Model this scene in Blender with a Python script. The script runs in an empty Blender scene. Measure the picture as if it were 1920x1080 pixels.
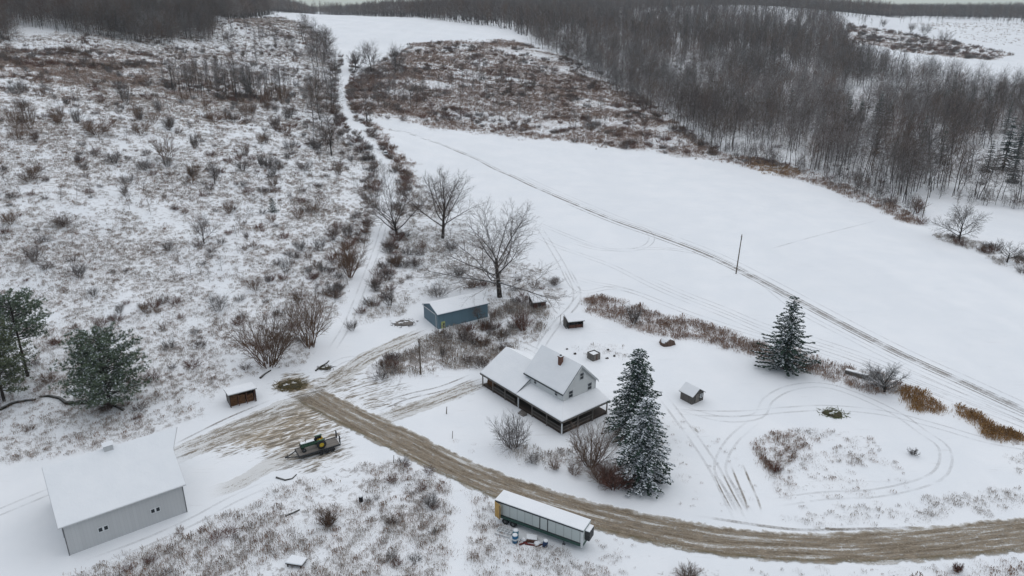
# Snowy hill farm seen from a drone: terrain, woods, weeds, buildings and vehicles, all built in code.
EXPOSURE = 0.61
HAZE = 0.00011
import bpy, bmesh, math, random
import numpy as np
from mathutils import Vector, Matrix, Euler
R = math.radians
rng = np.random.default_rng(7)
random.seed(7)
scene = bpy.context.scene
COL = scene.collection

# ------------------------------------------------------------------ camera maths
CAM_H = 70.0
FPX = 1371.0                       # focal length in pixels of the 1920 wide photograph
PITCH = math.atan(520.0 / FPX)     # looking down
SP, CP = math.sin(PITCH), math.cos(PITCH)

def ray(u, v):
    u = np.asarray(u, float); v = np.asarray(v, float)
    xd = (u - 960.0) / FPX; yd = (v - 540.0) / FPX
    down = SP + yd * CP; fwd = CP - yd * SP
    return xd, fwd, -down

def pix_z(u, v, z):
    x, y, d = ray(u, v)
    k = (z - CAM_H) / d
    return np.stack([x * k, y * k, np.full_like(x * k, z)], -1)

def project(x, y, z):
    dz = z - CAM_H
    depth = y * CP - dz * SP
    up = y * SP + dz * CP
    depth = np.where(depth < 0.1, 0.1, depth)
    return 960 + FPX * x / depth, 540 - FPX * up / depth, depth

# ------------------------------------------------------------------ terrain
CTRL = []
def crow(v, pts):
    for u, z in pts: CTRL.append(tuple(pix_z(u, v, z)))
crow(1080, [(-300, 0.3), (300, 0), (960, 0), (1500, 0), (2200, -.3)])
crow(900, [(-300, .5), (300, 0), (960, 0), (1500, 0), (2200, -.5)])
crow(760, [(-300, 2.5), (200, 1.0), (520, .3), (960, 0), (1400, 0), (2200, -1)])
crow(600, [(-300, 9.5), (300, 5), (600, 2), (900, .9), (1300, .5), (1700, 0), (2200, -1)])
crow(450, [(-300, 18), (300, 12), (600, 7), (800, 3.5), (1000, 2.6), (1400, 1), (1800, -1), (2200, -2)])
crow(330, [(-300, 28), (300, 20), (600, 13), (730, 8), (1000, 4), (1400, 1.4), (1800, 0.5), (2200, 0)])
crow(235, [(-300, 37), (300, 29), (600, 20), (700, 16), (1000, 10), (1300, 7), (1700, 6), (2200, 5)])
crow(150, [(-300, 46), (200, 39), (500, 32), (640, 28), (800, 26.5), (1100, 20), (1500, 16), (1900, 15), (2300, 15)])
crow(85, [(-300, 54), (100, 51), (400, 47), (640, 43), (900, 42), (1200, 36), (1500, 30), (1750, 29), (2200, 29)])
crow(45, [(-300, 62), (100, 62), (450, 60), (620, 57), (900, 56), (1200, 52), (1500, 50), (1750, 49), (2200, 49)])
for s in (-.9, -.6, -.3, 0, .25): CTRL.append((s * 1380, 1300, 66))
for s in (.45, .7, 1.0): CTRL.append((s * 1380, 1300, 55))
for s in (-.9, -.5, -.2, 0, .25): CTRL.append((s * 2100, 2000, 67))
for s in (.45, .7, 1.0): CTRL.append((s * 2100, 2000, 58))
for s in (-.9, -.4, 0, .4, .9): CTRL.append((s * 3600, 3500, 56)); CTRL.append((s * 7000, 7000, 40))
for x in (-80, 0, 80): CTRL.append((x, 0, 0)); CTRL.append((x, 40, 0))
CTRL = np.array(CTRL)

def _st(x, y):
    yy = np.maximum(y, -40.0) + 100.0
    return x / yy, np.log(yy)
def _phi(d2): return np.where(d2 > 1e-12, d2 * np.log(np.maximum(d2, 1e-12)), 0.0)
_cs, _ct = _st(CTRL[:, 0], CTRL[:, 1])
_n = len(CTRL)
_d2 = (_cs[:, None] - _cs) ** 2 + (_ct[:, None] - _ct) ** 2
_P = np.stack([np.ones(_n), _cs, _ct], 1)
_A = np.zeros((_n + 3, _n + 3)); _A[:_n, :_n] = _phi(_d2) + np.eye(_n) * 1e-4
_A[:_n, _n:] = _P; _A[_n:, :_n] = _P.T
_w = np.linalg.solve(_A, np.concatenate([CTRL[:, 2], np.zeros(3)]))

def ground_z(x, y):
    x = np.asarray(x, float); y = np.asarray(y, float)
    shp = np.broadcast(x, y).shape
    x = np.broadcast_to(x, shp).ravel(); y = np.broadcast_to(y, shp).ravel()
    s, t = _st(x, y)
    s = np.clip(s, -1.6, 1.6)
    out = np.empty(len(s))
    for a in range(0, len(s), 40000):
        sl = slice(a, a + 40000)
        d2 = (s[sl, None] - _cs) ** 2 + (t[sl, None] - _ct) ** 2
        out[sl] = _phi(d2) @ _w[:_n] + _w[_n] + _w[_n + 1] * s[sl] + _w[_n + 2] * t[sl]
    # gentle natural undulation, stronger on the rough hillside
    amp = np.clip((out - 1.5) / 10, 0, 1) * np.clip((y - 90) / 80, 0, 1)
    out += amp * (.5 * np.sin(x * .11 + 1.3 * np.sin(y * .05)) * np.sin(y * .083 + .7) + .3 * np.sin(x * .23 + y * .17) * np.sin(y * .21 - x * .09))
    fa = np.clip((y - 1000) / 500, 0, 1)
    out += fa * (7 * np.sin(x / 190 + .8 * np.sin(y / 300)) + 5 * np.sin(x / 83 + y / 210 + 1.1)) * .8
    return out.reshape(shp)

_K = np.concatenate([np.geomspace(60, 7000, 500)])
def pg(u, v, lift=0.0):
    """pixels of the photograph -> points on the terrain"""
    u = np.atleast_1d(np.asarray(u, float)); v = np.atleast_1d(np.asarray(v, float))
    x, y, d = ray(u, v)
    px = x[:, None] * _K; py = y[:, None] * _K; pz = CAM_H + d[:, None] * _K
    below = pz < ground_z(px, py)
    i = np.where(below.any(1), below.argmax(1), len(_K) - 1)
    i = np.maximum(i, 1)
    lo = _K[i - 1]; hi = _K[i]
    for _ in range(22):
        m = (lo + hi) / 2
        b = CAM_H + d * m < ground_z(x * m, y * m)
        hi = np.where(b, m, hi); lo = np.where(b, lo, m)
    m = (lo + hi) / 2
    X, Y = x * m, y * m
    return np.stack([X, Y, ground_z(X, Y) + lift], 1)
def pg1(u, v): return pg(u, v)[0]
# ------------------------------------------------------------------ helpers
def vnoise(x, y, scale, seed=0):
    x = np.asarray(x, float) / scale + 1000.0; y = np.asarray(y, float) / scale + 1000.0
    xi = np.floor(x).astype(np.int64); yi = np.floor(y).astype(np.int64)
    fx = x - xi; fy = y - yi
    fx = fx * fx * (3 - 2 * fx); fy = fy * fy * (3 - 2 * fy)
    def h(a, b):
        n = (a * 374761393 + b * 668265263 + seed * 974711) & 0x7fffffff
        n = ((n ^ (n >> 13)) * 1274126177) & 0x7fffffff
        n = n ^ (n >> 16)
        return (n & 0xffff) / 65535.0
    return (h(xi, yi) * (1 - fx) + h(xi + 1, yi) * fx) * (1 - fy) + (h(xi, yi + 1) * (1 - fx) + h(xi + 1, yi + 1) * fx) * fy
def fbm(x, y, scale, seed=0, octv=3):
    s = 0; a = 1; t = 0
    for k in range(octv):
        s = s + a * vnoise(x, y, scale / 2 ** k, seed + k * 17); t += a; a *= .55
    return s / t
def sstep(a, b, x):
    t = np.clip((x - a) / (b - a), 0, 1); return t * t * (3 - 2 * t)

def inpoly(x, y, poly):
    inside = np.zeros(np.shape(x), bool)
    n = len(poly)
    for i in range(n):
        x0, y0 = poly[i][:2]; x1, y1 = poly[(i + 1) % n][:2]
        if y0 == y1: continue
        c = ((y0 > y) != (y1 > y)) & (x < (x1 - x0) * (y - y0) / (y1 - y0) + x0)
        inside ^= c
    return inside
def wpoly(pts):
    """pixel outline -> ground outline, densified so that it follows the terrain"""
    p = np.array(pts, float); q = np.roll(p, -1, 0)
    out = []
    for a, b in zip(p, q):
        for t in np.linspace(0, 1, 5)[:-1]: out.append(a + (b - a) * t)
    out = np.array(out)
    return pg(out[:, 0], out[:, 1])[:, :2]

def tag(o, label=None, cat=None, group=None, kind=None):
    if label: o['label'] = label
    if cat: o['category'] = cat
    if group: o['group'] = group
    if kind: o['kind'] = kind
    return o
def link(o, parent=None):
    COL.objects.link(o)
    if parent is not None: o.parent = parent
    return o
def empty(name, loc=(0, 0, 0), rz=0.0, scale=None):
    o = bpy.data.objects.new(name, None); o.location = loc; o.rotation_euler = (0, 0, rz)
    o.empty_display_size = .5
    if scale is not None: o.scale = scale if hasattr(scale, '__len__') else (scale,) * 3
    return link(o)

class MB:
    """collects boxes, prisms and tubes into ONE mesh"""
    def __init__(s): s.v = []; s.f = []; s.m = []; s.sm = []
    def add(s, verts, faces, mat=0, smooth=False):
        b = len(s.v); s.v += [tuple(v) for v in verts]
        for f in faces: s.f.append(tuple(i + b for i in f)); s.m.append(mat); s.sm.append(smooth)
        return s
    def box(s, x0, x1, y0, y1, z0, z1, mat=0, M=None):
        v = [(x, y, z) for z in (z0, z1) for y in (y0, y1) for x in (x0, x1)]
        if M is not None: v = [M @ Vector(p) for p in v]
        return s.add(v, [(0, 2, 3, 1), (4, 5, 7, 6), (0, 1, 5, 4), (2, 6, 7, 3), (0, 4, 6, 2), (1, 3, 7, 5)], mat)
    def slab(s, top, th, mat=0):
        """polygon (ccw seen from above) with thickness th downwards"""
        n = len(top); b = [(x, y, z - th) for x, y, z in top]
        return s.add(list(top) + b, [tuple(range(n)), tuple(range(2 * n - 1, n - 1, -1))] + [(i, i + n, (i + 1) % n + n, (i + 1) % n) for i in range(n)], mat)
    def prism(s, prof, axis, a0, a1, mat=0):
        """profile of (u,z) pushed along x or y"""
        n = len(prof)
        P = (lambda u, z, a: (u, a, z)) if axis == 'y' else (lambda u, z, a: (a, u, z))
        v = [P(u, z, a0) for u, z in prof] + [P(u, z, a1) for u, z in prof]
        return s.add(v, [tuple(range(n)), tuple(range(2 * n - 1, n - 1, -1))] + [(i, i + n, (i + 1) % n + n, (i + 1) % n) for i in range(n)], mat)
    def tube(s, p0, p1, r0, r1=None, n=10, mat=0, caps=True, smooth=True):
        r1 = r0 if r1 is None else r1
        p0 = Vector(p0); p1 = Vector(p1); d = (p1 - p0).normalized()
        a = d.orthogonal().normalized(); b = d.cross(a)
        v = []
        for p, r in ((p0, r0), (p1, r1)):
            for k in range(n):
                t = 2 * math.pi * k / n; v.append(p + (a * math.cos(t) + b * math.sin(t)) * r)
        s.add(v, [(k, (k + 1) % n, (k + 1) % n + n, k + n) for k in range(n)], mat, smooth)
        if caps: s.add(v, [tuple(range(n - 1, -1, -1)), tuple(range(n, 2 * n))], mat)
        return s
    def lathe(s, prof, n=16, mat=0, M=None):
        v = []
        for r, z in prof:
            for k in range(n):
                t = 2 * math.pi * k / n; p = Vector((r * math.cos(t), r * math.sin(t), z)); v.append(M @ p if M is not None else p)
        f = [(i * n + k, i * n + (k + 1) % n, (i + 1) * n + (k + 1) % n, (i + 1) * n + k) for i in range(len(prof) - 1) for k in range(n)]
        s.add(v, f, mat, True)
        return s
    def mesh(s, name, mats):
        me = bpy.data.meshes.new(name); me.from_pydata(s.v, [], s.f)
        me.polygons.foreach_set('material_index', s.m); me.polygons.foreach_set('use_smooth', s.sm)
        for m in (mats if isinstance(mats, (list, tuple)) else [mats]): me.materials.append(m)
        bm = bmesh.new(); bm.from_mesh(me); bmesh.ops.recalc_face_normals(bm, faces=bm.faces); bm.to_mesh(me); bm.free()
        me.update(); return me
    def build(s, name, mats, parent=None, bevel=0.0, seg=2):
        o = bpy.data.objects.new(name, s.mesh(name, mats)); link(o, parent)
        if bevel > 0:
            md = o.modifiers.new('bevel', 'BEVEL'); md.width = bevel; md.segments = seg; md.limit_method = 'ANGLE'; md.angle_limit = R(30)
        return o

def np_mesh(name, V, F, mats, midx=None, smooth=False):
    """V (n,3), F (m,k) same size faces"""
    me = bpy.data.meshes.new(name); V = np.asarray(V, np.float32); F = np.asarray(F, np.int32)
    me.vertices.add(len(V)); me.vertices.foreach_set('co', V.ravel())
    k = F.shape[1]
    me.loops.add(F.size); me.loops.foreach_set('vertex_index', F.ravel())
    me.polygons.add(len(F)); me.polygons.foreach_set('loop_start', np.arange(len(F), dtype=np.int32) * k)
    for m in (mats if isinstance(mats, (list, tuple)) else [mats]): me.materials.append(m)
    if midx is not None: me.polygons.foreach_set('material_index', np.asarray(midx, np.int32))
    me.polygons.foreach_set('use_smooth', np.full(len(F), smooth))
    me.update(calc_edges=True); me.validate(); return me

# ------------------------------------------------------------------ material helpers
class NT:
    def __init__(s, name):
        s.mat = bpy.data.materials.new(name); s.mat.use_nodes = True
        s.t = s.mat.node_tree; s.t.nodes.clear()
        s.out = s.t.nodes.new('ShaderNodeOutputMaterial')
    def n(s, typ, ins=None, **kw):
        nd = s.t.nodes.new('ShaderNode' + typ)
        for k, v in kw.items(): setattr(nd, k, v)
        for k, v in (ins or {}).items(): s.set(nd.inputs[k], v)
        return nd
    def set(s, sock, v):
        if isinstance(v, bpy.types.NodeSocket): s.t.links.new(v, sock)
        else:
            if sock.type == 'RGBA' and len(v) == 3: v = (*v, 1)
            sock.default_value = v
    def math(s, op, a, b=0.0, c=None, clamp=False):
        nd = s.t.nodes.new('ShaderNodeMath'); nd.operation = op; nd.use_clamp = clamp
        s.set(nd.inputs[0], a); s.set(nd.inputs[1], b)
        if c is not None: s.set(nd.inputs[2], c)
        return nd.outputs[0]
    def mix(s, f, a, b):
        nd = s.t.nodes.new('ShaderNodeMix'); nd.data_type = 'RGBA'
        s.set(nd.inputs[0], f); s.set(nd.inputs[6], a); s.set(nd.inputs[7], b); return nd.outputs[2]
    def step(s, x, a, b):
        nd = s.t.nodes.new('ShaderNodeMapRange'); nd.interpolation_type = 'SMOOTHSTEP'
        s.set(nd.inputs[0], x); s.set(nd.inputs[1], a); s.set(nd.inputs[2], b); return nd.outputs[0]
    def noise(s, vec, scale, detail=3, rough=.55, dist=0.0):
        nd = s.n('TexNoise', {'Scale': scale, 'Detail': detail, 'Roughness': rough, 'Distortion': dist})
        if vec is not None: s.set(nd.inputs['Vector'], vec)
        return nd.outputs['Fac']
    def scale(s, vec, sx, sy, sz):
        nd = s.n('Mapping'); s.set(nd.inputs['Vector'], vec); nd.inputs['Scale'].default_value = (sx, sy, sz); return nd.outputs[0]
    def attr(s, name): return s.n('Attribute', attribute_name=name).outputs['Fac']
    def pos(s): return s.n('NewGeometry').outputs['Position']
    def obj(s): return s.n('TexCoord').outputs['Object']
    def uv(s): return s.n('UVMap', uv_map='UVMap').outputs['UV']
    def bump(s, h, strength=.3, dist=.1): return s.n('Bump', {'Height': h, 'Strength': strength, 'Distance': dist}).outputs[0]
    def done(s, color, rough=.8, normal=None, alpha=None, metal=0.0, spec=.3):
        b = s.n('BsdfPrincipled', {'Base Color': color, 'Roughness': rough, 'Metallic': metal, 'Specular IOR Level': spec})
        if normal is not None: s.set(b.inputs['Normal'], normal)
        if alpha is not None: s.set(b.inputs['Alpha'], alpha)
        s.t.links.new(b.outputs[0], s.out.inputs[0]); return s.mat

SNOW = (.785, .80, .815)
def m_plain(name, c, rough=.8, var=.25, scale=2.0, metal=0.0, bump=.15):
    t = NT(name); p = t.obj(); nz = t.noise(p, scale, 5, .6); n2 = t.noise(p, scale * 9, 3)
    f = t.math('ADD', t.math('MULTIPLY', nz, .7), t.math('MULTIPLY', n2, .3))
    c0 = tuple(x * (1 - var) for x in c); c1 = tuple(min(1, x * (1 + var)) for x in c)
    return t.done(t.mix(t.step(f, .3, .7), c0, c1), rough, t.bump(n2, bump, .03), metal=metal)
def m_stripes(name, c, axis=0, pitch=.3, depth=.6, rough=.6, var=.15, dark=.75, metal=0.0, zdirt=None):
    """boards or ribbed sheet: grooves repeat along one object axis"""
    t = NT(name); p = t.obj(); sep = t.n('SeparateXYZ'); t.set(sep.inputs[0], p)
    a = t.math('MULTIPLY', sep.outputs[axis], 1.0 / pitch); fr = t.math('FRACT', a)
    g = t.math('ABSOLUTE', t.math('SUBTRACT', fr, .5)); groove = t.step(g, .40, .5)
    cell = t.n('TexWhiteNoise', noise_dimensions='1D'); t.set(cell.inputs['W'], t.math('FLOOR', a))
    nz = t.noise(p, 1.3, 5, .6)
    c0 = tuple(x * (1 - var) for x in c); c1 = tuple(min(1, x * (1 + var)) for x in c)
    col = t.mix(t.math('ADD', t.math('MULTIPLY', cell.outputs[0], .5), t.math('MULTIPLY', nz, .5)), c0, c1)
    col = t.mix(t.math('MULTIPLY', groove, 1 - dark), col, tuple(x * .35 for x in c))
    return t.done(col, rough, t.bump(groove, -.5 * depth, .03), metal=metal)

def m_snow(name='snow', rough=.65, dirt=0.0):
    t = NT(name); p = t.pos()
    n1 = t.noise(p, .35, 5, .6); n2 = t.noise(p, 3.0, 4, .6)
    col = t.mix(t.step(n1, .3, .75), (.745, .765, .785), SNOW)
    if dirt: col = t.mix(t.math('MULTIPLY', t.step(n2, .62, .75), dirt), col, (.3, .25, .2))
    h = t.math('ADD', t.math('MULTIPLY', n1, 1.0), t.math('MULTIPLY', n2, .25))
    return t.done(col, rough, t.bump(h, .35, .25), spec=.2)

def m_bark(name, c, snow=.5, var=.3, lo=.25, hi=.7):
    """bark with snow lying on whatever faces up"""
    t = NT(name); g = t.n('NewGeometry'); sep = t.n('SeparateXYZ'); t.set(sep.inputs[0], g.outputs['True Normal'])
    inf = t.n('ObjectInfo'); nz = t.noise(g.outputs['Position'], 1.1, 3)
    c0 = tuple(x * (1 - var) for x in c); c1 = tuple(x * (1 + var) for x in c)
    col = t.mix(t.math('ADD', t.math('MULTIPLY', inf.outputs['Random'], .7), t.math('MULTIPLY', nz, .3)), c0, c1)
    stand = t.noise(g.outputs['Position'], .014, 3, .6); warm = t.noise(g.outputs['Position'], .03, 2)
    col = t.mix(t.step(stand, .38, .62), t.mix(.35, col, tuple(x * .45 for x in c)), col); col = t.mix(t.math('MULTIPLY', t.step(warm, .5, .68), .45), col, (c[0] * 1.25, c[1] * .95, c[2] * .85))
    m = t.math('MULTIPLY', t.step(sep.outputs[2], lo, hi), t.math('MULTIPLY', t.step(nz, .3, .6), t.math('MULTIPLY', t.math('ADD', .45, t.step(stand, .4, .65)), snow)))
    return t.done(t.mix(m, col, SNOW), .9, spec=.1)
def m_leaf(name, c, var=.35):
    t = NT(name); g = t.n('NewGeometry'); inf = t.n('ObjectInfo'); nz = t.noise(g.outputs['Position'], .9, 4, .65)
    c0 = tuple(x * (1 - var) for x in c); c1 = tuple(x * (1 + var) for x in c)
    return t.done(t.mix(t.math('ADD', t.math('MULTIPLY', inf.outputs['Random'], .35), t.math('MULTIPLY', nz, .75)), c0, c1), .8, spec=.15)
# ------------------------------------------------------------------ camera, light
cam = bpy.data.cameras.new('camera'); co = link(bpy.data.objects.new('camera', cam))
cam.sensor_width = 36; cam.lens = 36 * FPX / 1920; cam.clip_start = 1; cam.clip_end = 30000
co.location = (0, 0, CAM_H); co.rotation_euler = (R(90) - PITCH, 0, 0); scene.camera = co
SUN_EL, SUN_AZ = 72.0, 30.0       # soft overcast light, from behind and left of the camera
w = bpy.data.worlds.new('World'); scene.world = w; w.use_nodes = True
wt = w.node_tree; bg = wt.nodes['Background']; sk = wt.nodes.new('ShaderNodeTexSky'); sk.sky_type = 'NISHITA'
sk.sun_disc = False; sk.sun_elevation = R(SUN_EL); sk.sun_rotation = R(SUN_AZ); sk.air_density = 1.0; sk.dust_density = .4; sk.ozone_density = 1.2; sk.altitude = 300
hs = wt.nodes.new('ShaderNodeHueSaturation'); hs.inputs['Saturation'].default_value = .6
wt.links.new(sk.outputs[0], hs.inputs['Color']); mx = wt.nodes.new('ShaderNodeMix'); mx.data_type = 'RGBA'; mx.blend_type = 'MULTIPLY'; mx.inputs[0].default_value = 1; mx.inputs[7].default_value = (.875, .975, 1.015, 1)
wt.links.new(hs.outputs[0], mx.inputs[6]); wt.links.new(mx.outputs[2], bg.inputs[0]); bg.inputs[1].default_value = .06
sl = bpy.data.lights.new('sun', 'SUN'); sl.energy = 1.5; sl.angle = R(130); sl.color = (1, .965, .92)
so = link(bpy.data.objects.new('sun', sl)); so.location = (0, 0, 300)
a_ = R(SUN_AZ); sd = Vector((math.sin(a_) * math.cos(R(SUN_EL)), math.cos(a_) * math.cos(R(SUN_EL)), math.sin(R(SUN_EL))))
so.rotation_euler = sd.to_track_quat('Z', 'Y').to_euler()
scene.view_settings.view_transform = 'Standard'; scene.view_settings.look = 'None'; scene.view_settings.exposure = EXPOSURE
scene.cycles.max_bounces = 5; scene.cycles.diffuse_bounces = 3; scene.cycles.transparent_max_bounces = 12
scene.cycles.use_denoising = True; scene.cycles.denoiser = 'OPENIMAGEDENOISE'; scene.cycles.denoising_input_passes = 'RGB_ALBEDO_NORMAL'; scene.cycles.denoising_prefilter = 'ACCURATE'

# ------------------------------------------------------------------ areas (outlines traced on the photograph, laid on the ground)
Z = {}
Z['hill'] = [(-300, 60), (100, 62), (380, 40), (520, 32), (560, 42), (600, 62), (624, 110), (630, 200), (650, 245), (690, 300), (712, 345), (700, 420), (676, 500), (636, 590), (600, 640), (555, 690), (500, 692), (440, 718), (400, 760), (330, 800), (250, 830), (120, 850), (0, 872), (-300, 910)]
Z['trees'] = [(735, 340), (780, 350), (880, 430), (960, 480), (1030, 510), (1065, 545), (1055, 566), (1010, 562), (960, 600), (917, 592), (900, 540), (780, 560), (740, 600), (690, 605), (655, 620), (690, 500), (722, 420)]
Z['yard'] = [(820, 622), (915, 602), (960, 562), (1030, 575), (1000, 640), (900, 690), (800, 700), (690, 718), (690, 695), (790, 645)]
Z['belt'] = [(1095, 562), (1130, 552), (1250, 590), (1400, 633), (1520, 668), (1620, 692), (1690, 718), (1690, 744), (1600, 725), (1500, 700), (1420, 668), (1300, 637), (1180, 615), (1102, 585)]
Z['lowleft'] = [(90, 1110), (140, 1070), (400, 970), (540, 905), (640, 876), (760, 866), (830, 898), (846, 960), (836, 1110)]
Z['lowmid'] = [(880, 918), (925, 960), (930, 1000), (1090, 1046), (1180, 1090), (872, 1110)]
Z['lowright'] = [(1180, 1110), (1280, 1052), (1340, 1062), (1420, 1110)]
Z['lowfar'] = [(1690, 1110), (1790, 1068), (2000, 1045), (2100, 1110)]
Z['island'] = [(1418, 835), (1455, 806), (1560, 805), (1650, 818), (1700, 880), (1690, 922), (1500, 962), (1440, 892)]
Z['verge'] = [(1470, 965), (1700, 942), (1920, 915), (2100, 890), (2100, 935), (1920, 952), (1700, 984), (1480, 986)]
Z['corner'] = [(1870, 850), (1930, 835), (2100, 840), (2100, 890), (1915, 905)]
Z['midleft'] = [(655, 168), (672, 138), (700, 120), (775, 132), (805, 190), (765, 218), (690, 222), (655, 206)]
Z['lanestrip'] = [(680, 228), (700, 229), (716, 250), (736, 290), (752, 300), (782, 345), (735, 352), (730, 330), (712, 300), (700, 262)]
Z['lawn'] = [(1225, 770), (1300, 790), (1385, 850), (1420, 960), (1290, 962), (1240, 905)]
Z['roadside'] = [(1090, 1000), (1200, 1020), (1300, 1046), (1450, 1062), (1640, 1064), (1800, 1052), (1960, 1036), (1960, 1090), (1100, 1110), (1000, 1060)]
Z['yardside'] = [(690, 720), (800, 705), (900, 700), (800, 740), (700, 770), (780, 800), (900, 830), (1000, 880), (930, 870), (760, 790), (640, 740)]
Z['tip'] = [(1416, 838), (1448, 806), (1500, 808), (1512, 830), (1490, 860), (1450, 892), (1432, 880)]
Z['rusttop'] = [(-100, 84), (0, 88), (230, 92), (330, 120), (250, 165), (100, 160), (0, 140), (-100, 130)]
Z['mid'] = [(636, 175), (690, 130), (770, 82), (960, 74), (1080, 115), (1180, 165), (1280, 232), (1350, 284), (1480, 308), (1560, 338), (1700, 392), (1748, 424), (1700, 418), (1600, 372), (1500, 336), (1350, 301), (1200, 284), (1000, 257), (830, 241), (700, 222), (655, 207)]
Z['farscrub'] = [(1585, 44), (1690, 62), (1800, 80), (1900, 104), (1850, 114), (1700, 98), (1600, 80)]
Z['fartop'] = [(1690, 44), (1790, 42), (1950, 46), (2100, 50), (2100, 90), (1900, 90), (1800, 70)]
Z['rightbelt'] = [(1765, 440), (1800, 444), (1860, 462), (1920, 486), (2100, 560), (2100, 600), (1920, 518), (1850, 478), (1765, 452)]
Z['front'] = [(925, 838), (1000, 836), (1080, 856), (1180, 880), (1240, 890), (1230, 905), (1150, 918), (1080, 886), (960, 862)]
Z['back'] = [(1080, 652), (1130, 640), (1185, 655), (1180, 672), (1100, 672)]
Z['wood'] = [(560, 26), (760, 32), (960, 56), (992, 80), (1060, 120), (1150, 170), (1250, 236), (1330, 280), (1420, 298), (1560, 330), (1650, 372), (1710, 400), (1752, 366), (1920, 386), (2250, 420), (2250, 205), (1925, 180), (1800, 160), (1700, 140), (1600, 112), (1576, 64), (1560, 34), (1300, 24), (900, 23)]
Z['ridge'] = [(-300, 20), (-300, 75), (0, 82), (120, 66), (200, 70), (260, 84), (330, 86), (400, 78), (410, 44), (520, 27)]
Z['aspen'] = [(300, 165), (350, 150), (440, 152), (520, 165), (560, 178), (540, 190), (420, 192), (310, 178)]
for a, b in (('rust1', [(1686, 738), (1705, 728), (1750, 745), (1796, 776), (1770, 783), (1720, 776)]), ('rust2', [(1798, 764), (1812, 766), (1850, 788), (1915, 814), (1900, 826), (1850, 820), (1815, 792)]), ('rust3', [(1400, 296), (1440, 298), (1500, 318), (1485, 331), (1400, 312)])): Z[a] = b
ZW = {k: wpoly(p) for k, p in Z.items()}
DENS = dict(hill=.75, trees=.85, yard=.95, belt=1.0, lowleft=.8, lowmid=.6, lowright=.9, lowfar=.9, island=.5, verge=.45, corner=.5, mid=.95, farscrub=.9, fartop=.35, rightbelt=.8, front=.8, back=.6, wood=.5, ridge=.4, rust1=1, rust2=1, rust3=.9, rusttop=.9, midleft=1, lanestrip=1, tip=.9, lawn=.16, roadside=.3, yardside=.15)
BROWN = dict(belt=.8, mid=.75, farscrub=1, yard=.4, front=.5, rust1=.6, rust2=.6, rust3=.6, rusttop=.8, midleft=.6, lanestrip=.6, tip=.7)

LANES = {   # clean lanes through the weeds: (pixels, half width m)
    'uphill': ([(596, 655), (628, 620), (652, 585), (676, 530), (695, 480), (712, 440), (722, 400), (728, 340), (716, 300), (690, 262), (664, 236), (648, 205), (640, 165), (648, 130), (655, 98)], 2.6),
    'lower': ([(862, 880), (866, 940), (860, 1000), (856, 1090)], 1.6),
    'barnfront': ([(150, 1060), (260, 1020), (360, 980), (480, 915), (600, 872), (700, 850)], 2.2),
}
def smooth_line(pix, step=1.0):
    p = np.array(pix, float)
    P = pg(p[:, 0], p[:, 1])[:, :2]
    e = np.vstack([2 * P[0] - P[1], P, 2 * P[-1] - P[-2]]); out = []
    for i in range(1, len(e) - 2):
        p0, p1, p2, p3 = e[i - 1], e[i], e[i + 1], e[i + 2]
        n = max(2, int(np.linalg.norm(p2 - p1) / step)); t = np.linspace(0, 1, n, endpoint=False)[:, None]
        out.append(.5 * (2 * p1 + (p2 - p0) * t + (2 * p0 - 5 * p1 + 4 * p2 - p3) * t ** 2 + (3 * p1 - p0 - 3 * p2 + p3) * t ** 3))
    out.append(P[-1:]); return np.vstack(out)
LANEW = {k: (smooth_line(p, 3.0), h) for k, (p, h) in LANES.items()}
def lane_clear(x, y):
    c = np.ones(np.shape(x))
    for L, h in LANEW.values():
        d2 = np.full(np.shape(x), 1e9)
        for q in L: d2 = np.minimum(d2, (x - q[0]) ** 2 + (y - q[1]) ** 2)
        c *= sstep(h * .6, h * 1.5, np.sqrt(d2) + .8 * (vnoise(x, y, 2.0, 5) - .5))
    return c
def weed_density(x, y):
    d = np.zeros(np.shape(x)); b = np.zeros(np.shape(x))
    for k, dv in DENS.items():
        q_ = np.clip(np.hypot(x, y) / 160, .8, 4); jx = x + q_ * (3.0 * (vnoise(x / q_, y / q_, 6, 91) - .5) + 1.6 * (vnoise(x, y, 2.2, 93) - .5)); jy = y + q_ * (3.0 * (vnoise(x / q_, y / q_, 6, 92) - .5) + 1.6 * (vnoise(x, y, 2.2, 94) - .5))
        m = inpoly(jx, jy, ZW[k]); d = np.where(m, np.maximum(d, dv), d); b = np.where(m, np.maximum(b, BROWN.get(k, 0)), b)
    return d, b

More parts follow.
